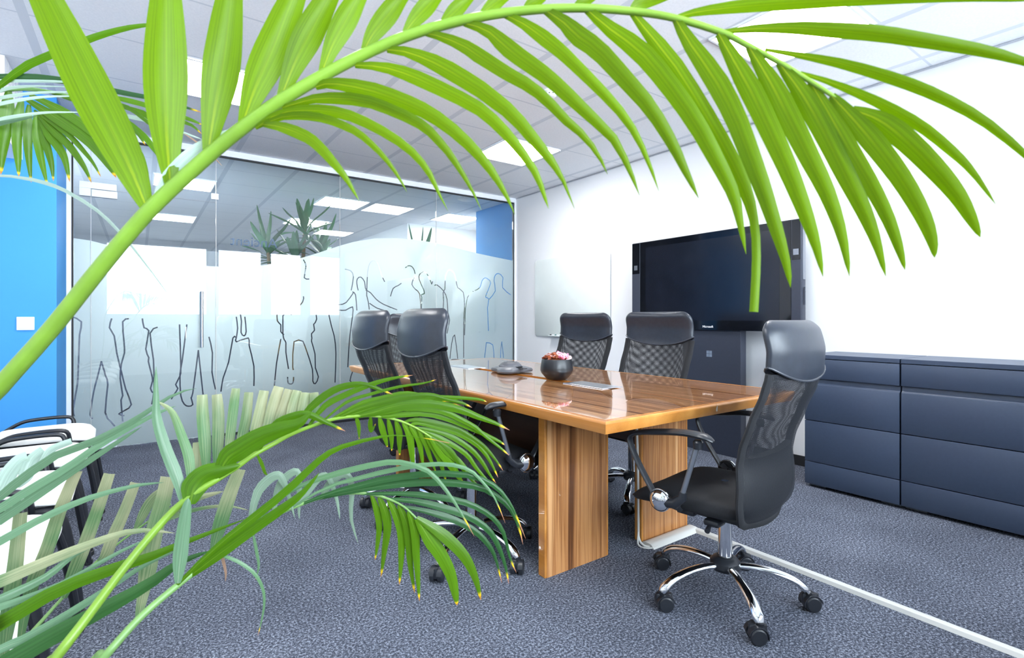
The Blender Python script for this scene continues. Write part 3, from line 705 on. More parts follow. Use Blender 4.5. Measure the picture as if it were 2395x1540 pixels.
# things on the table
pc = thing('conference_phone', 'dark grey three lobed conference phone on the meeting table', 'conference phone', (1.925, 2.70, TZ+0.001), math.radians(12))
def lobes(r0, amp, h, ph=PI/2):
    return [Vector(((r0+amp*math.cos(3*(2*PI*i/48-ph)))*math.cos(2*PI*i/48), (r0+amp*math.cos(3*(2*PI*i/48-ph)))*math.sin(2*PI*i/48), h)) for i in range(48)]
B().loft([lobes(.098, .020, 0.004), lobes(.118, .028, 0.006), lobes(.122, .029, 0.016), lobes(.116, .026, 0.026), lobes(.092, .016, 0.036), lobes(.070, .006, 0.042)]).build('housing', M_PHONE, pc)
B().lathe([(0.074, 0.040), (0.072, 0.046), (0.058, 0.060), (0.040, 0.067), (0.0, 0.069)], n=40).build('speaker_dome', M_PHONE, pc)
b = B()
for rr in (0.05, 0.04, 0.03, 0.02): b.lathe([(rr, 0.0), (rr+.002, 0.001), (rr+0.004, 0.0)], (0, 0, 0.062 if rr > .045 else 0.0665 if rr > .025 else 0.068), 32, caps=False)
b.build('speaker_rings', M_BLACK, pc)
b = B()
for k in range(12): b.box(-0.021+0.014*(k % 3), -0.010+0.014*(k % 3), -0.128+0.012*(k//3), -0.119+0.012*(k//3), 0.029, 0.033, 0.001)
b.build('keypad', M_BLACK, pc)
B().box(-0.026, 0.026, -0.082, -0.064, 0.034, 0.042, 0.002).build('display', M_SCREEN, pc)
bo = thing('bowl', 'round matt black bowl filled with dried petals', 'bowl', (1.915, 2.235, TZ+0.001))
B().lathe([(0.0, 0.0), (0.048, 0.0), (0.058, 0.004), (0.086, 0.036), (0.0925, 0.052), (0.0915, 0.070), (0.084, 0.112), (0.082, 0.116), (0.079, 0.114), (0.086, 0.070), (0.084, 0.052), (0.055, 0.012), (0.0, 0.010)], n=48).build('bowl_shell', M_BOWL, bo)
PET = [mat('petal_brown', srgb(140, 74, 48), 0.6), mat('petal_pink', srgb(240, 150, 180), 0.5), mat('petal_blush', srgb(250, 214, 214), 0.5), mat('petal_yellow', srgb(220, 190, 80), 0.5), mat('petal_rust', srgb(178, 96, 60), 0.6)]
pp = B(); rn = random.Random(4)
pp.lathe([(0.0, 0.095), (0.076, 0.100), (0.070, 0.106), (0.04, 0.116), (0.0, 0.120)], n=20, mi=4)
for k in range(120):
    a = rn.uniform(0, 2*PI); q = 0.072*math.sqrt(rn.random()); c = Vector((q*math.cos(a), q*math.sin(a), 0.112+0.020*(1-(q/0.075)**2)+rn.uniform(0, .012)))
    right = (c.x*RT.x+c.y*RT.y) > 0
    mi = rn.choice([1, 1, 2, 2, 1]) if right else rn.choice([0, 0, 4, 3, 2, 0])
    L = rn.uniform(0.010, 0.019); Wd = L*rn.uniform(.45, .9); M4 = Matrix.Translation(c) @ Matrix.Rotation(rn.uniform(0, 6.28), 4, 'Z') @ Matrix.Rotation(rn.uniform(-.9, .9), 4, 'X') @ Matrix.Rotation(rn.uniform(-.9, .9), 4, 'Y')
    ring = [[M4 @ Vector((L*t, Wd*s*math.sqrt(max(.04, 1-t*t)), 0.006*t*t+0.006*s*s)) for s in (-1, -.4, .3, 1)] for t in (-.95, -.5, 0, .5, .95)]
    pp.loft(ring, False, False, mi=mi)
po = pp.build('potpourri', PET, None); po.location = (1.915, 2.235, TZ+0.001)
tag(po, 'heap of dried brown and pink petals in the black bowl', 'potpourri', None, 'stuff')

# ------------------------------------------------------------------ wall display on its floor stand
hb = thing('wall_display', 'big dark touch display on slate column by the white wall', 'display', (3.80, 2.563, 0))
def hl(b, name, m, parent=None, smooth=False):
    b.xform(Matrix.Translation((-3.80, -2.563, 0))); return b.build(name, m, parent or hb, smooth)
hl(B().box(3.803, 3.862, 1.789, 3.338, 1.005, 1.812, 0.004), 'casing', M_SLATE, smooth=True)
hl(B().box(3.798, 3.804, 1.862, 3.240, 1.008, 1.808, 0.001), 'front_glass', M_SCREEN)
hl(B().box(3.797, 3.7985, 1.945, 3.175, 1.085, 1.755), 'screen', M_SCREEN2)
for y0, y1, yc in ((3.243, 3.336, 3.29), (1.791, 1.858, 1.825)):
    f = hl(B().box(3.796, 3.8035, y0, y1, 1.008, 1.809, 0.002), 'speaker_pod', M_SLATE)
    hl(B().box(3.7945, 3.797, y0+.004, y1-.004, 1.52, 1.805), 'camera_panel', M_SCREEN, f).location = (0, 0, 0)
    cm = hl(B().box(3.793, 3.795, yc-0.019, yc+0.019, 1.555, 1.598), 'camera', M_GREYTUBE, f)
M_LETTER = mat('white_print', (0.85, 0.87, 0.9), 0.5)
tx = text_mesh('lettering', 'Microsoft', 0.098, M_LETTER, hb, bold=0.012); tx.location = (-0.0025, 2.53-2.563, 1.035); tx.rotation_euler = (PI/2, 0, -PI/2)
col_ = hl(B().box(3.822, 3.90, 2.258, 2.790, 0.0, 1.006, 0.003), 'column', M_SLATE)
lg = B()
for dy in (0, 1):
    for dz in (0, 1): lg.box(3.8205, 3.8225, 2.509+dy*0.0265, 2.533+dy*0.0265, 0.786+dz*0.0265, 0.810+dz*0.0265)
hl(lg, 'four_square_emblem', mat('grey_emblem', srgb(112, 124, 142), 0.5), col_)
hl(B().box(3.86, 4.028, 2.35, 2.70, 0.9, 1.5), 'wall_bracket', M_SLATE)
pn = B().tube([(3.83, 1.781, 1.20), (3.83, 1.781, 1.325)], 0.0055, 10).lathe([(0.0062, 1.29), (0.0062, 1.297)], (3.83, 1.781, 0), 10)
st = hl(pn, 'stylus', M_SLATE, smooth=True)
hl(B().box(3.815, 3.85, 1.784, 1.7895, 1.38, 1.80, 0.001), 'side_speaker', M_GREYTUBE)
hl(B().box(3.815, 3.84, 3.338, 3.346, 1.09, 1.115, .002), 'side_button', M_SLATE)

# ------------------------------------------------------------------ white board, tray and markers
wb = thing('white_board', 'white glass writing board with rounded corners on the white wall', 'white board', (X_RIGHT, 4.463, 1.355))
def wl(b, name, m, parent=None, smooth=True):
    return b.build(name, m, parent or wb, smooth)
ROT = Matrix(((0, 0, -1, 0), (-1, 0, 0, 0), (0, 1, 0, 0), (0, 0, 0, 1)))     # board plane -> faces -X
wl(B().prism(rrect(-0.637, 0.637, -0.467, 0.467, 0.05), 0.012, 0.018, 0.0015).xform(ROT), 'glass_panel', M_BOARD)
wl(B().prism(rrect(-0.61, 0.61, -0.44, 0.44, 0.04), 0.001, 0.012).xform(ROT), 'back_plate', M_STEEL)
wl(B().box(-0.075, -0.018, 0.06, 0.31, -0.462, -0.457, 0.001).box(-0.078, -0.074, 0.06, 0.31, -0.462, -0.449, 0.001), 'pen_tray', M_BOARD)
for i, (dy, capm, lab) in enumerate(((0.245, M_BLACK, 'black capped marker lying on the pen tray of the board'), (0.155, mat('teal_cap', srgb(20, 110, 110), .5), 'teal capped marker lying on the pen tray of the board'))):
    mk = thing('marker', lab, 'marker', (X_RIGHT-0.045, 4.463+dy, 0.907))
    B().lathe([(0.0, -0.03), (0.0075, -0.03), (0.0075, 0.03), (0, 0.03)], n=12, axis='Y').build('barrel', M_WHITE, mk)
    B().lathe([(0.0, 0.03), (0.0085, 0.03), (0.0085, 0.062), (0.006, 0.064), (0, 0.064)], n=12, axis='Y').build('cap', capm, mk)

# ------------------------------------------------------------------ cabinets
def cabinet(y0, y1, label):
    r = thing('cabinet', label, 'cabinet', (3.568, (y0+y1)/2, 0), 0, 'anthracite drawer cabinets along the white wall'); yc = (y0+y1)/2; h = (y1-y0)/2
    g = 0.0018
    B().box(0.024, 0.455, -h+g, h-g, 0.018, 0.842).build('carcass', M_ANTH, r, False)
    B().box(0.0, 0.456, -h+g, h-g, 0.842, 0.868, 0.002).build('top', M_ANTH, r, False)
    for z0, z1, grip in ((0.712, 0.838, True), (0.4385, 0.672, True), (0.170, 0.434, False), (0.022, 0.1655, False)):
        d = B().box(0.0, 0.022, -h+g+.001, h-g-.001, z0, z1, 0.0022)
        if grip and z1 < .8: pass
        o = d.build('drawer', M_ANTH, r, True)
        if grip and z1 < 0.7:
            q = B(); q.loft([[(0.004, y, z1-.001), (0.024, y, z1-.001), (0.024, y, z1+0.037), (0.020, y, z1+0.037), (0.017, y, z1+0.012), (0.010, y, z1+0.004)] for y in (-h+g+.001, h-g-.001)])
            q.build('finger_grip', M_ANTH, o, False)
    for sx, sy in ((0.07, -h+.06), (0.07, h-.06), (0.40, -h+.06), (0.40, h-.06)):
        B().box(sx-.02, sx+.02, sy-.05, sy+.05, 0.0, 0.019).build('foot', M_GREYTUBE, r, False)
    return r
cabinet(1.1315, 1.662, 'narrow anthracite drawer cabinet behind the large office chair')
cabinet(0.255, 1.1285, 'wide anthracite drawer cabinet cut off by the frame edge')

# ------------------------------------------------------------------ floor cable duct and cables
ct = thing('cable_duct', 'cream cable duct lying across the carpet from the table leg', 'cable duct', (2.336, 1.0, 0))
def duct(pts, w=0.033, hgt=0.016):
    b = B(); R = []; pts = [Vector(p) for p in pts]
    for i, p in enumerate(pts):
        T = (pts[min(i+1, len(pts)-1)]-pts[max(i-1, 0)]).normalized(); S = Vector((T.y, -T.x, 0))
        if 0 < i < len(pts)-1:
            t1 = (pts[i]-pts[i-1]).normalized(); S = S/max(.4, S.dot(Vector((t1.y, -t1.x, 0))))
        R.append([p+S*(w*c)+Vector((0, 0, hgt*s)) for c, s in ((-1, 0.03), (-.62, .85), (-.3, 1), (.3, 1), (.62, .85), (1, 0.03))])
    return b.loft(R)
duct([(2.336, -0.5, 0), (2.336, 0.55, 0), (2.343, 1.2, 0), (2.346, 1.645, 0)], 0.024).xform(Matrix.Translation((-2.336, -1.0, 0))).build('floor_duct', M_CREAM, ct)
duct([(2.352, 1.655, 0), (1.99, 1.655, 0)], 0.042, 0.02).xform(Matrix.Translation((-2.336, -1.0, 0))).build('end_duct', M_CREAM, ct)
pw = thing('power_cable', 'white power cable running down the table leg to the duct', 'cable', (1.985, 1.70, 0))
B().tube(spline([(0, 0.02, 0.705), (0.002, 0.01, 0.4), (0, 0.005, 0.10), (-0.012, -0.01, 0.03), (-0.01, -0.045, 0.008), (0.03, -0.065, 0.006), (0.06, -0.05, 0.008)], 24), 0.0055, 8).build('cable', M_CREAM, pw)
B().tube(spline([(-0.006, 0.0, 0.06), (-0.03, -0.02, 0.012), (-0.02, -0.06, 0.006), (0.03, -0.08, 0.006), (0.07, -0.055, 0.007)], 18), 0.004, 8).build('cable_loop', M_CREAM, pw)

# ------------------------------------------------------------------ visitor chairs (facing +Y)
def visitor_chair():
    r = thing('visitor_chair', 'visitor chair', 'chair')
    rings = []
    for i in range(17):
        v = i/16; y = -0.23+0.45*v; e = math.sqrt(max(0.0, 1-abs(2*v-1)**7)); w = (0.205+0.035*v)*(0.62+0.38*e)
        zc = 0.432-0.020*max(0, (v-.7)/.3)**2
        ring = []
        for j in range(28):
            t = 2*PI*j/28; cx, sz = math.cos(t), math.sin(t); x = w*math.copysign(abs(cx)**0.5, cx)
            ring.append((x, y, zc+0.032*(0.25+0.75*e)*math.copysign(abs(sz)**0.65, sz) if sz > 0 else zc+0.014*math.copysign(abs(sz)**.6, sz)))
        rings.append(ring)
    st = B().loft(rings).build('seat', M_WHITE_UPH, r, sharp=70)
    B().prism(rrect(-0.215, 0.215, -0.20, 0.195, 0.06), 0.398, 0.420, 0.006).build('seat_shell', M_PLASTIC, st)
    for s in (-1, 1):
        fr = B().tube(spline([(s*0.205, 0.10, 0.405), (s*0.222, 0.17, 0.395), (s*0.232, 0.205, 0.34), (s*0.245, 0.235, 0.15), (s*0.252, 0.25, 0.012)], 16), 0.0125, 12, 1.7, up=(0, 1, 0)).build('leg', M_PLASTIC, r)
        B().lathe([(0.013, 0.0), (0.017, 0.004), (0.017, 0.02), (0.014, 0.022)], (s*0.252, 0.25, 0), 12).build('glide', M_BLACK, fr)
        rr = B().tube(spline([(s*0.205, 0.02, 0.402), (s*0.222, -0.10, 0.385), (s*0.236, -0.18, 0.30), (s*0.250, -0.25, 0.012)], 16), 0.0125, 12, 1.7, up=(0, 1, 0)).build('leg', M_PLASTIC, r)
        B().lathe([(0.013, 0.0), (0.017, 0.004), (0.017, 0.02), (0.014, 0.022)], (s*0.250, -0.25, 0), 12).build('glide', M_BLACK, rr)
        B().tube(spline([(s*0.225, 0.115, 0.405), (s*0.248, 0.105, 0.475), (s*0.252, 0.06, 0.492), (s*0.252, -0.06, 0.490), (s*0.250, -0.13, 0.478), (s*0.245, -0.20, 0.435), (s*0.225, -0.225, 0.415)], 22), 0.0105, 10, 1.3).build('side_rail', M_PLASTIC, r)
        B().tube(spline([(s*0.19, 0.0, 0.405), (s*0.20, -0.20, 0.40), (s*0.20, -0.275, 0.46), (s*0.19, -0.300, 0.62), (s*0.185, -0.315, 0.72)], 18), 0.011, 10, 1.4).build('back_upright', M_PLASTIC, r)
    R = []
    for i in range(13):
        v = i/12; z = 0.56+0.28*v; e = math.sqrt(max(0.0, 1-abs(2*v-1)**5)); w = 0.215*(0.7+0.3*e); ring = []
        for j in range(24):
            t = 2*PI*j/24; cx, sy = math.cos(t), math.sin(t); x = w*math.copysign(abs(cx)**.5, cx)
            ring.append((x, -0.270-0.06*v-0.03*(1-(x/.22)**2)+0.024*(0.3+0.7*e)*math.copysign(abs(sy)**.6, sy), z))
        R.append(ring)
    bk = B().loft(R).build('backrest', M_WHITE_UPH, r, sharp=70)
    return r
vp = visitor_chair()
VL = ['white seated visitor chair at the far row end by the blue wall', 'white seated visitor chair, second from the blue wall', 'white seated visitor chair in the middle of the row along the left wall',
      'white seated visitor chair, second from the camera, behind broad palm leaflets', 'white seated visitor chair nearest the camera, at the lower left frame edge']
for i, (yy, lab, jit) in enumerate(zip((3.98, 3.36, 2.74, 2.12, 1.44), VL, (2, -1, 1, -2, 1))):
    c = vp if i == 0 else copy_tree(vp)
    c.location = (-0.43, yy, 0); c.rotation_euler = (0, 0, -PI/2+math.radians(jit)); tag(c, lab, 'chair', 'white seated visitor chairs in a row along the left wall')

dracaena(1.50, 6.65, [(0.16, 0.02, 2.26), (-0.26, 0.05, 1.96), (0.33, -0.06, 1.98), (0.02, -0.1, 1.88)], 'tall strap leaved plant in the corridor, its top above the frosted film', 3, 0.44, 16, 0.085)
dracaena(2.95, 6.15, [(0.0, 0.02, 1.80), (0.14, 0.1, 1.35)], 'strap leaved corridor plant blurred behind the right half of the film', 5, 0.5, 16, 0.085)
dracaena(3.66, 5.95, [(0.06, 0.0, 1.50), (-0.1, 0.05, 1.15)], 'strap leaved corridor plant in front of the blue corridor wall', 8, 0.30, 12, 0.08)

# unseen dark cupboards added to the corridor so the film's cut outlines read dark
def cupboard(x0, x1, y0, y1, h, label):
    r = thing('added_corridor_cupboard', label, 'cupboard', ((x0+x1)/2, (y0+y1)/2, 0), 0, 'added dark cupboards backing the cut film outlines'); w = (x1-x0)/2; d = (y1-y0)/2
    B().box(-w+.002, w-.002, -d+.02, d, 0.05, h).box(-w+.03, w-.03, -d+.06, d-.02, 0, 0.05).build('carcass', M_SLATE, r, False)
    for s in (-1, 1):
        o = B().box(min(s*.002, s*(w-.004)), max(s*.002, s*(w-.004)), -d, -d+.019, 0.055, h-.004, .002).build('cupboard_door', M_SLATE, r, False)
        B().tube([(s*.04, -d-.02, h*.5), (s*.04, -d-.02, h*.5+.14)], .005, 8).build('handle', M_STEEL, o)
for x0, x1, y0, y1, lab in ((-1.30, -0.10, 7.5, 7.92, 'added dark cupboard behind the glass door, darkening the cut outlines'), (-0.09, 1.11, 7.5, 7.92, 'added dark cupboard darkening the clear line figures next to the door'), (1.12, 2.32, 7.5, 7.92, 'added dark cupboard behind the tall strap leaved plant, darkening the cut outlines'),
                            (2.33, 3.53, 7.5, 7.92, 'added dark cupboard behind the two near office chairs, darkening the cut outlines'), (3.62, 4.50, 7.5, 7.92, 'added dark cupboard in the recess near the blue corridor wall, darkening the cut outlines')):
    cupboard(x0, x1, y0, y1, 1.72, lab)

# ------------------------------------------------------------------ potted palm in front of the camera
PALM = Vector((-0.52, 0.50, 0))
palm = thing('potted_palm', 'big potted palm whose lime fronds arch across the frame in front of the room', 'palm', PALM)
B().lathe([(0.0, 0.0), (0.14, 0.0), (0.185, 0.30), (0.195, 0.33), (0.172, 0.33), (0.165, 0.29), (0, 0.29)], n=36).build('pot', M_POT, palm)
B().lathe([(0, 0.288), (0.166, 0.292), (0.166, 0.296), (0, 0.305)]).build('soil', M_SOIL, palm)
CAMP = Vector((0, 0, CAM_H))
class Frond:
    "stem given by sight-line points with their depths; radii in metres"
    def __init__(s, foot, pts, r0, r1, m, n=60):
        P3 = [PALM+Vector(f) for f in foot]+[P(*p) for p in pts]
        s.c = spline(P3, n+8*len(foot)); k = len(s.c)
        rad = [r0+(r1-r0)*(i/(k-1))**0.8 for i in range(k)]
        s.o = B().tube([p-PALM for p in s.c], rad, 12).build('frond', m, palm)
        s.px = [(CX+FPX*(p-CAMP).dot(RT)/(p-CAMP).dot(FW), HY-FPX*(p-CAMP).z/(p-CAMP).dot(FW), (p-CAMP).dot(FW)) for p in s.c if (p-CAMP).dot(FW) > 0.2]
    def depth(s, x, y): return min(s.px, key=lambda q: (q[0]-x)**2+(q[1]-y)**2)[2]
    def leaf(s, path, w, m, shape='lance', dd=0.05, bow=0.0, d0=None, ext=None, roll=0.0, n=16):
        q = [tuple(map(float, a.split(','))) for a in path.split()]
        if ext:
            (x0, y0), (x1, y1) = q[0], q[1]; sl = (y1-y0)/(x1-x0); q = [(ext, y0+sl*(ext-x0)*1.15)]+q
        d = s.depth(*q[0]) if d0 is None else d0
        acc = [0]
        for a, b in zip(q, q[1:]): acc.append(acc[-1]+math.hypot(b[0]-a[0], b[1]-a[1]))
        pts = []
        for (x, y), l in zip(q, acc):
            t = l/acc[-1]; pts.append(P(x, y, d+dd*t+bow*4*t*(1-t)))
        dm = d+dd*0.5
        return leaf_mesh(pts, w*dm/FPX/max(.6, math.cos(roll)), m, s.o, 'leaflet', shape, n, view=CAMP, roll=roll, origin=PALM)
DN, DKN = L_DEEPN, L_DARKN
BR, DP, DK, SG, ST, SW, DY, PL, YT = L_BRIGHT, L_DEEP, L_DARK, L_SAGE, L_SAGET, L_STRAW, L_DRY, L_PALE, L_YTIP

# the great arching frond across the top
f1 = Frond([(0.06, 0.05, 0.29), (0.18, 0.18, 0.62)], [(-150,1075,.60),(0,905,.60),(120,770,.60),(240,620,.595),(350,492,.59),(470,380,.59),(560,305,.585),(650,240,.58),(750,180,.58),(850,128,.58),(950,85,.575),(1050,55,.57),(1150,35,.565),(1250,23,.56),(1360,19,.555),(1480,27,.55),(1580,43,.54),(1690,77,.53),(1750,107,.52),(1821,145,.51),(1894,190,.50),(1944,222,.49),(1992,254,.485)], 0.0115, 0.0016, M_STEM, 90)
for path, w, dd, roll in [
 ("343,487 300,385 205,195 105,-10 20,-170",98,.0,.1),("399,432 390,300 388,150 389,0 392,-160",96,.0,-.1),("486,358 503,245 522,130 538,0 556,-130",84,.0,.15),("567,293 598,205 640,110 684,0 735,-110",80,.0,-.1),
 ("655,234 690,145 727,70 768,-5 820,-95",68,.0,.1),("751,175 778,105 812,40 840,-10 890,-90",56,.0,0),("849,123 872,80 910,30 940,-10 985,-60",50,.0,0),("943,83 968,48 1000,12 1025,-15 1070,-55",44,.0,.1),
 ("1031,57 1055,35 1085,5 1120,-25",38,.0,0),("1122,36 1148,15 1175,-5 1215,-30",34,.0,0),("1225,20 1250,5 1290,-20",30,.0,0),("1342,15 1365,5 1410,-20",26,.0,0),("1474,23 1495,8 1540,-5 1620,-30",32,.0,0),
 ("1580,41 1640,26 1760,12 1900,2 2050,-4 2240,-6 2430,2",36,-.05,.2),("1683,76 1760,67 1860,65 1960,71 2060,79 2174,97 2299,119 2400,146 2500,182",38,-.05,.2),
 ("1789,116 1874,130 1974,150 2099,187 2199,227 2299,282 2395,360 2450,420",29,-.05,.2),("1872,170 1949,195 2049,237 2149,292 2224,352 2274,402 2330,480",27,-.05,.2)]:
    f1.leaf(path, w, BR, 'long', dd, 0, roll=roll)
for path, w in [
 ("612,291 658,297 717,320 750,347 780,381 809,417 840,470",27),("598,300 650,276 700,270 750,275 792,289 834,309 867,336 901,371 931,412 952,450",20),("604,296 650,266 700,258 750,258 800,265 850,284 901,311 950,344 986,380 1010,416 1023,446 1048,494",25),
 ("660,252 717,235 750,230 809,230 867,239 917,258 967,281 1000,303 1026,330 1052,361 1077,399 1101,439 1126,492",27),("738,204 767,195 809,199 867,211 917,227 967,247 1005,266 1050,297 1095,337 1132,377 1159,415 1183,455 1204,502",36),
 ("830,153 884,155 934,167 984,186 1050,217 1114,250 1159,287 1195,326 1223,360 1255,409 1272,455 1283,488",32),("905,116 951,121 992,136 1034,155 1075,179 1117,204 1159,236 1186,257 1223,295 1250,329 1277,360 1295,386 1314,415 1344,489",38),
 ("995,78 1034,86 1084,107 1117,128 1150,149 1184,171 1234,199 1275,231 1323,281 1365,318 1400,364 1421,408",32),("1085,54 1134,68 1167,94 1200,122 1242,152 1284,183 1334,228 1375,267 1435,325 1470,392 1496,458",38),
 ("1177,34 1217,51 1259,79 1292,104 1317,125 1350,157 1415,222 1470,287 1510,362 1541,448",32),("1272,22 1317,51 1350,82 1400,118 1460,183 1520,252 1570,332 1604,402 1634,464",42),
 ("1370,20 1425,66 1500,122 1560,192 1624,282 1674,372 1714,452 1729,512 1745,595",44),("1580,44 1614,101 1674,187 1719,272 1754,362 1784,442 1814,532 1839,616 1849,673",46),
 ("1681,79 1719,146 1764,226 1809,321 1849,411 1884,501 1909,576 1925,648",46),("1751,108 1799,186 1844,271 1889,361 1934,451 1969,551 1987,648",46),("1822,147 1874,216 1924,301 1974,401 2019,491 2049,566 2072,648",44),
 ("1895,191 1939,266 1989,351 2039,436 2079,516 2104,586 2117,633",36),("1945,224 1999,282 2059,352 2114,427 2159,507 2181,567 2186,604",44),("1993,256 2059,282 2124,332 2189,397 2239,457 2274,517 2293,556",46)]:
    f1.leaf(path, w*1.06, BR, 'lance', -.01, -.01, roll=0.12)
f1.leaf("1478,29 1524,86 1580,156 1634,241 1684,326 1729,411 1754,476 1766,535 1769,600 1767,660 1763,730", 38, BR, 'band', -.01)
f1.leaf("366,472 400,420 450,365 505,328 566,296", 42, PL, 'lance', .02, roll=.3)

# frond in the upper left corner
f2 = Frond([(0.02, 0.08, 0.29), (0.08, 0.35, 0.75)], [(-400,700,.84),(-170,330,.88),(-50,228,.90),(40,208,.92),(120,216,.94),(200,236,.95),(265,264,.96)], 0.008, 0.0018, M_STEM2)
for path, w, m in [("-40,185 0,179 80,181 150,189 200,196 266,213 356,230 437,252 474,264",16,DK),("-40,196 0,190 100,190 165,193 210,200",7,PL),("-40,224 0,212 29,205 78,202 166,203",8,PL),("-40,240 0,229 58,220 117,216 190,216",8,PL),("-30,252 0,243 58,232 117,226 190,225",8,PL),
 ("-30,290 6,278 58,269 117,263 202,263",8,PL),("-30,300 0,289 39,281 88,271",10,SG),("-60,245 0,200 60,155 125,126 205,93 260,75 310,63 360,57 430,50",17,DN),
 ("21,212 17,257 12,306 6,355 2,409",27,YT),("51,232 43,277 39,325 42,374 44,414",21,YT),("68,245 65,296 65,335 68,380 73,428",19,YT),("84,262 86,316 92,355 101,394 111,434",18,YT),("92,270 103,321 113,355 121,388 125,424",17,YT),
 ("92,275 117,316 136,343 152,374 163,426",22,YT),("86,262 121,302 156,335 179,364 199,395 214,428",18,YT),("80,258 127,290 166,321 195,353 218,382 236,414",13,YT),("62,232 117,267 166,298 205,329 234,360 257,392 272,416",26,YT),("70,222 136,255 185,286 220,314 262,345 300,350",22,YT),
 ("325,350 336,375 348,413",9,YT),("240,222 330,243 437,277 472,292",12,YT),("255,240 330,263 360,279 437,288 472,314",13,YT),("270,262 291,270 340,281 362,288 436,313 472,326",10,PL),("265,262 297,286 336,318 356,343 366,358 375,376",15,YT),("120,218 200,240 290,248 350,290 378,310",12,YT),("150,224 240,262 310,300 340,340",14,YT),
 ("430,312 470,340 502,370 520,389",4,DY)]:
    f2.leaf(path, w, m, 'lance', 0.0, 0.0)
f2.leaf("-60,415 0,410 78,421 117,432 152,446 211,481 253,515 298,564 329,603 371,658 405,706", 9, PL, 'lance', .06)

# lower frond that droops in front of the chairs
f3 = Frond([(0.10, 0.06, 0.29)], [(30,1665,.72),(130,1540,.73),(200,1450,.76),(290,1330,.80),(380,1222,.84),(440,1165,.86),(511,1120,.88),(558,1090,.90),(591,1066,.91),(645,1036,.93),(682,1016,.94),(736,995,.95),(791,979,.96),(864,973,.97),(925,982,.98),(972,1001,.985),(1009,1024,.99)], 0.0085, 0.0016, M_STEM)
for path, w, m in [
 ("445,1180 455,1140 480,1112 520,1098 562,1088",56,DN),("508,1122 530,1075 560,1052 610,1022 660,1003 700,990 728,964",50,DN),("473,1101 510,1093 557,1093",14,PL),("598,1062 640,1000 680,977 720,970 760,987 808,1009",22,DP),
 ("690,1012 712,970 750,933 785,911 820,901 855,900 890,912 919,923",18,DP),("720,1000 760,950 810,923 864,901 915,886 966,878",15,DP),("750,990 809,942 864,923 934,905 990,897 1021,888",8,DP),("770,984 840,945 890,932 945,920 985,925 1020,935 1052,941",11,DP),
 ("790,979 840,955 915,935 972,927 1009,926 1038,933 1081,943 1104,954",16,DP),("800,978 900,945 980,932 1047,930 1117,934 1139,941",12,DP),("815,977 870,955 915,944 980,936 1030,941 1080,949",14,DP),("825,976 870,966 934,948 991,945 1047,952 1085,962 1122,977 1160,991 1192,1007",22,DP),
 ("850,974 900,966 953,954 1009,958 1047,967 1085,986 1113,1001 1134,1020 1175,1052 1191,1066",15,DP),("880,974 915,973 991,967 1047,980 1094,999 1132,1016 1168,1033 1181,1042",15,DP),("945,988 970,982 1009,988 1066,1003 1094,1018 1122,1037 1141,1054 1162,1080 1177,1102",14,DP),
 ("960,995 979,990 1030,1000 1075,1016 1113,1039 1136,1063 1153,1092 1165,1118",14,DP),("970,1000 1028,1011 1066,1028 1104,1054 1128,1082 1145,1110 1160,1131",13,DP),("978,1003 1020,1020 1066,1046 1094,1067 1113,1094 1134,1118 1144,1128",12,DP),("995,1014 1047,1048 1075,1086 1104,1124 1125,1142",12,DP),
 ("833,976 839,999 840,1028",10,YT),("867,974 866,995 869,1009 879,991",11,DP),("887,975 895,1007 902,1029 906,1047",15,YT),("907,979 914,1011 916,1033 916,1056",13,YT),("925,983 934,1014 934,1039 935,1067",15,YT),("942,989 957,1016 962,1048 965,1077 968,1096",17,YT),("958,996 977,1024 985,1058 990,1096",15,YT),
 ("977,1004 996,1039 1006,1071 1021,1108",13,YT),("994,1013 1015,1048 1030,1082 1044,1129",16,YT),("1005,1022 1038,1063 1062,1099 1083,1132",24,YT),("1009,1025 1043,1054 1075,1082 1098,1110 1110,1131",15,YT),("600,1062 612,1085 620,1107 627,1112",8,YT)]:
    f3.leaf(path, w, m, 'lance' if m is not YT else 'lance', .03)
for path, w, m, sh in [
 ("484,1122 479,1030 474,970 473,924",26,SW,'strip'),("507,1110 511,986 507,923",25,SW,'strip'),("530,1095 545,964 552,909",21,SW,'strip'),("562,1072 567,1023 576,977 582,918",23,SW,'strip'),("590,1055 598,1010 609,959 618,914",25,SW,'strip'),("622,1035 631,992 642,941 653,905",27,SW,'strip'),
 ("650,1020 654,985 662,959 676,911",23,SW,'strip'),("678,1008 684,959 696,914",24,SW,'strip'),("705,996 709,959 715,919",25,SW,'strip'),("735,985 736,950 735,919",22,SW,'strip'),("441,1168 459,1100 461,1035",21,SW,'strip'),
 ("430,1186 416,1123 389,1054 368,986 365,941 365,857",26,SG,'lance'),("447,1160 443,1077 425,1020 402,964 370,940",22,SW,'lance'),("498,1291 516,1224 537,1158 561,1097",31,SW,'strip'),("416,1365 424,1281 435,1196 440,1166",31,SG,'lance'),
 ("323,1450 337,1379 347,1326 352,1288 365,1228 382,1168 393,1115",36,SW,'strip')]:
    f3.leaf(path, w, m, sh, .02, d0=(1.02 if sh == 'strip' else None))

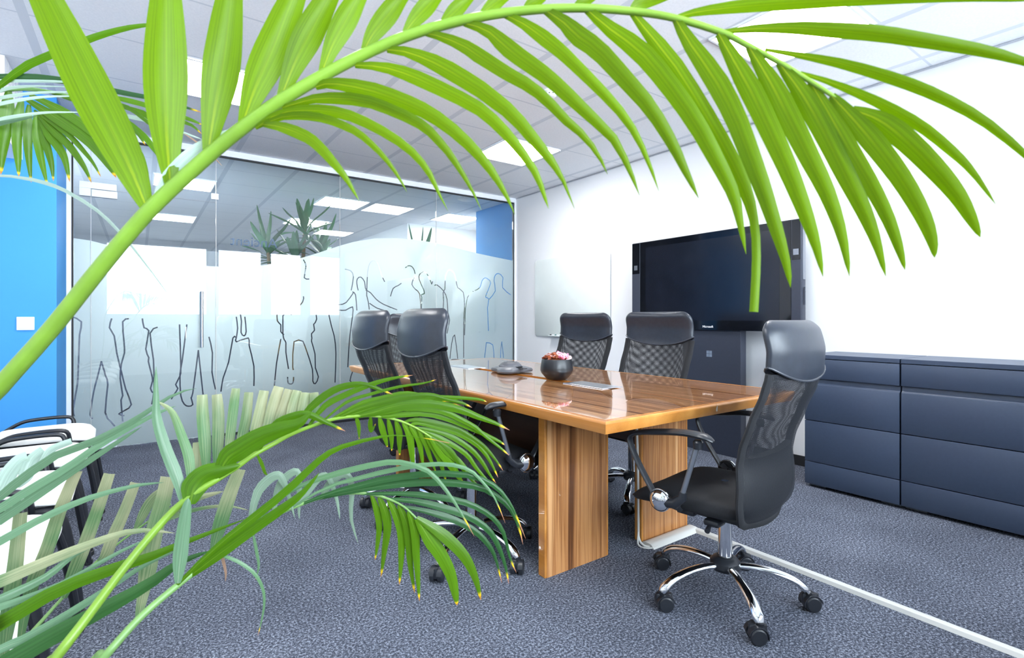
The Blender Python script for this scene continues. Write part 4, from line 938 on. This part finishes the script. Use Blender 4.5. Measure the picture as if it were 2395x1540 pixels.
# lowest frond, drooping over the carpet
f4 = Frond([(0.12, 0.03, 0.29)], [(150,1640,.72),(242,1540,.74),(326,1447,.78),(410,1374,.82),(491,1311,.86),(575,1247,.90),(649,1204,.93),(691,1185,.95),(763,1160,.97),(817,1154,.98),(871,1157,.99),(911,1169,.99),(946,1187,.985),(974,1213,.98)], 0.0072, 0.0016, M_STEM2)
for path, w, m, sh in [
 ("405,1378 500,1285 590,1214 667,1152 720,1102 759,1067 801,1045 872,1026 924,1019 986,1024 1051,1037",20,DP,'tail'),("440,1352 500,1306 590,1240 667,1186 709,1152 747,1106",26,DN,'lance'),
 ("585,1240 660,1158 715,1133 769,1113 840,1095 897,1083 934,1082 972,1090 1007,1106 1030,1131 1054,1162 1070,1187 1090,1220 1110,1257",14,ST,'lance'),("680,1190 760,1142 820,1124 890,1106 960,1092 1019,1086 1065,1089 1100,1101 1121,1120 1147,1150 1164,1180 1182,1225",11,ST,'lance'),
 ("700,1182 770,1155 820,1142 890,1124 960,1113 1030,1108 1100,1113 1143,1129 1171,1150 1192,1178 1206,1204 1230,1262",16,DK,'lance'),("740,1168 820,1150 890,1138 960,1130 1030,1129 1089,1134 1135,1145 1171,1169 1194,1192 1213,1232 1223,1274",18,DK,'lance'),
 ("845,1156 937,1155 1007,1161 1077,1173 1124,1192 1159,1218 1180,1253 1192,1304 1208,1341",15,DK,'lance'),("905,1168 972,1173 1042,1190 1100,1211 1143,1241 1166,1279 1182,1325 1190,1367",17,DK,'lance'),("940,1185 1007,1199 1065,1218 1112,1244 1143,1276 1159,1307 1174,1365",16,DK,'lance'),
 ("868,1157 882,1197 887,1232 883,1272 877,1311",16,YT,'lance'),("886,1163 902,1202 906,1239 899,1290 891,1351",21,YT,'lance'),("908,1169 930,1213 939,1255 938,1314 934,1369",21,YT,'lance'),("932,1181 951,1225 956,1267 960,1325 970,1388",21,YT,'lance'),("955,1196 970,1244 973,1290 977,1349 981,1407",20,YT,'lance'),
 ("975,1213 1002,1258 1030,1297 1054,1344 1065,1391 1069,1417",33,YT,'lance'),("975,1212 1026,1244 1070,1283 1096,1318 1114,1360 1125,1405",28,YT,'lance'),
 ("582,1243 599,1161 625,1125 649,1112 660,1122 672,1150 690,1214",23,L_GREY,'lance'),("640,1210 646,1161 661,1125 685,1105 698,1108 700,1140 699,1185 700,1216",19,L_GREY,'lance'),("692,1184 703,1170 727,1140 751,1115 769,1118 787,1165 795,1216",18,L_GREY,'lance'),("755,1162 760,1149 778,1125 799,1110 817,1117 823,1155 821,1213 838,1273",19,L_GREY,'lance'),
 ("500,1304 521,1301 560,1316 596,1343 615,1379 618,1415 611,1456 603,1488",8,ST,'lance'),("590,1240 600,1290 605,1325 598,1357",7,ST,'lance'),("520,1298 522,1312 528,1340 527,1361",7,DY,'lance')]:
    f4.leaf(path, w, m, sh, .03)

# pale frond low at the left
f5 = Frond([(0.05, 0.12, 0.29)], [(-160,1720,.86),(25,1533,.95),(70,1484,.98),(133,1414,1.02),(200,1340,1.05),(260,1285,1.07),(340,1225,1.09),(400,1180,1.1)], 0.0055, 0.0014, M_STEM2)
for path, w, m, sh in [("45,1512 70,1386 112,1281 140,1196 180,1101",27,SW,'strip'),("150,1400 168,1351 196,1281 228,1193 256,1108",27,SW,'strip'),("225,1320 246,1302 263,1260 291,1196 317,1129",25,SW,'strip'),
 ("315,1244 351,1175 386,1145 420,1135",22,SW,'lance'),("360,1212 396,1200 456,1168 523,1150",22,SW,'lance'),("350,1222 386,1217 456,1193 526,1184 581,1194",10,SW,'lance'),("8,1550 20,1440 35,1330 48,1200",30,SW,'strip'),
 ("-20,1180 0,1150 20,1110 45,1079 66,1068",32,PL,'strip'),("40,1140 60,1114 75,1077 103,1053",27,PL,'strip'),("88,1100 104,1077 122,1051 168,1032",17,PL,'strip')]:
    f5.leaf(path, w, m, sh, .03)

# frond outside the frame whose long leaflets reach in from the left edge
f6 = Frond([(-0.02, 0.14, 0.29)], [(-420,1900,.66),(-300,1560,.74),(-230,1350,.80),(-200,1180,.84)], 0.007, 0.002, M_STEM2)
for path, w, m in [("-30,1185 0,1163 52,1120 130,1066 208,1038 260,1013 320,980 361,952 414,920 459,909",20,SG),("-30,1212 0,1191 78,1141 156,1095 234,1041 320,992 380,962 412,950",20,SG),("-30,1240 0,1217 78,1165 156,1112 221,1070 290,1025 332,998",22,SG),
 ("-20,1470 0,1460 140,1379 281,1326 351,1303 438,1267 582,1212",32,DN),("-20,1370 0,1361 105,1316 210,1274 316,1242 410,1248",28,SW),("-20,1412 0,1403 105,1352 175,1298 250,1264",22,SG),("-20,1276 0,1267 105,1210 210,1165 316,1137 384,1129",19,SG),("-20,1428 0,1421 140,1368 281,1291 355,1258",16,SG),
 ("-10,1565 35,1540 140,1480 246,1424 351,1365 421,1316 495,1288",42,DKN),("10,1515 53,1498 140,1449 246,1382 333,1326 420,1285",22,SG)]:
    f6.leaf(path, w, m, 'lance', .18, d0=f6.depth(-220, float(path.split()[0].split(',')[1])), ext=-215)
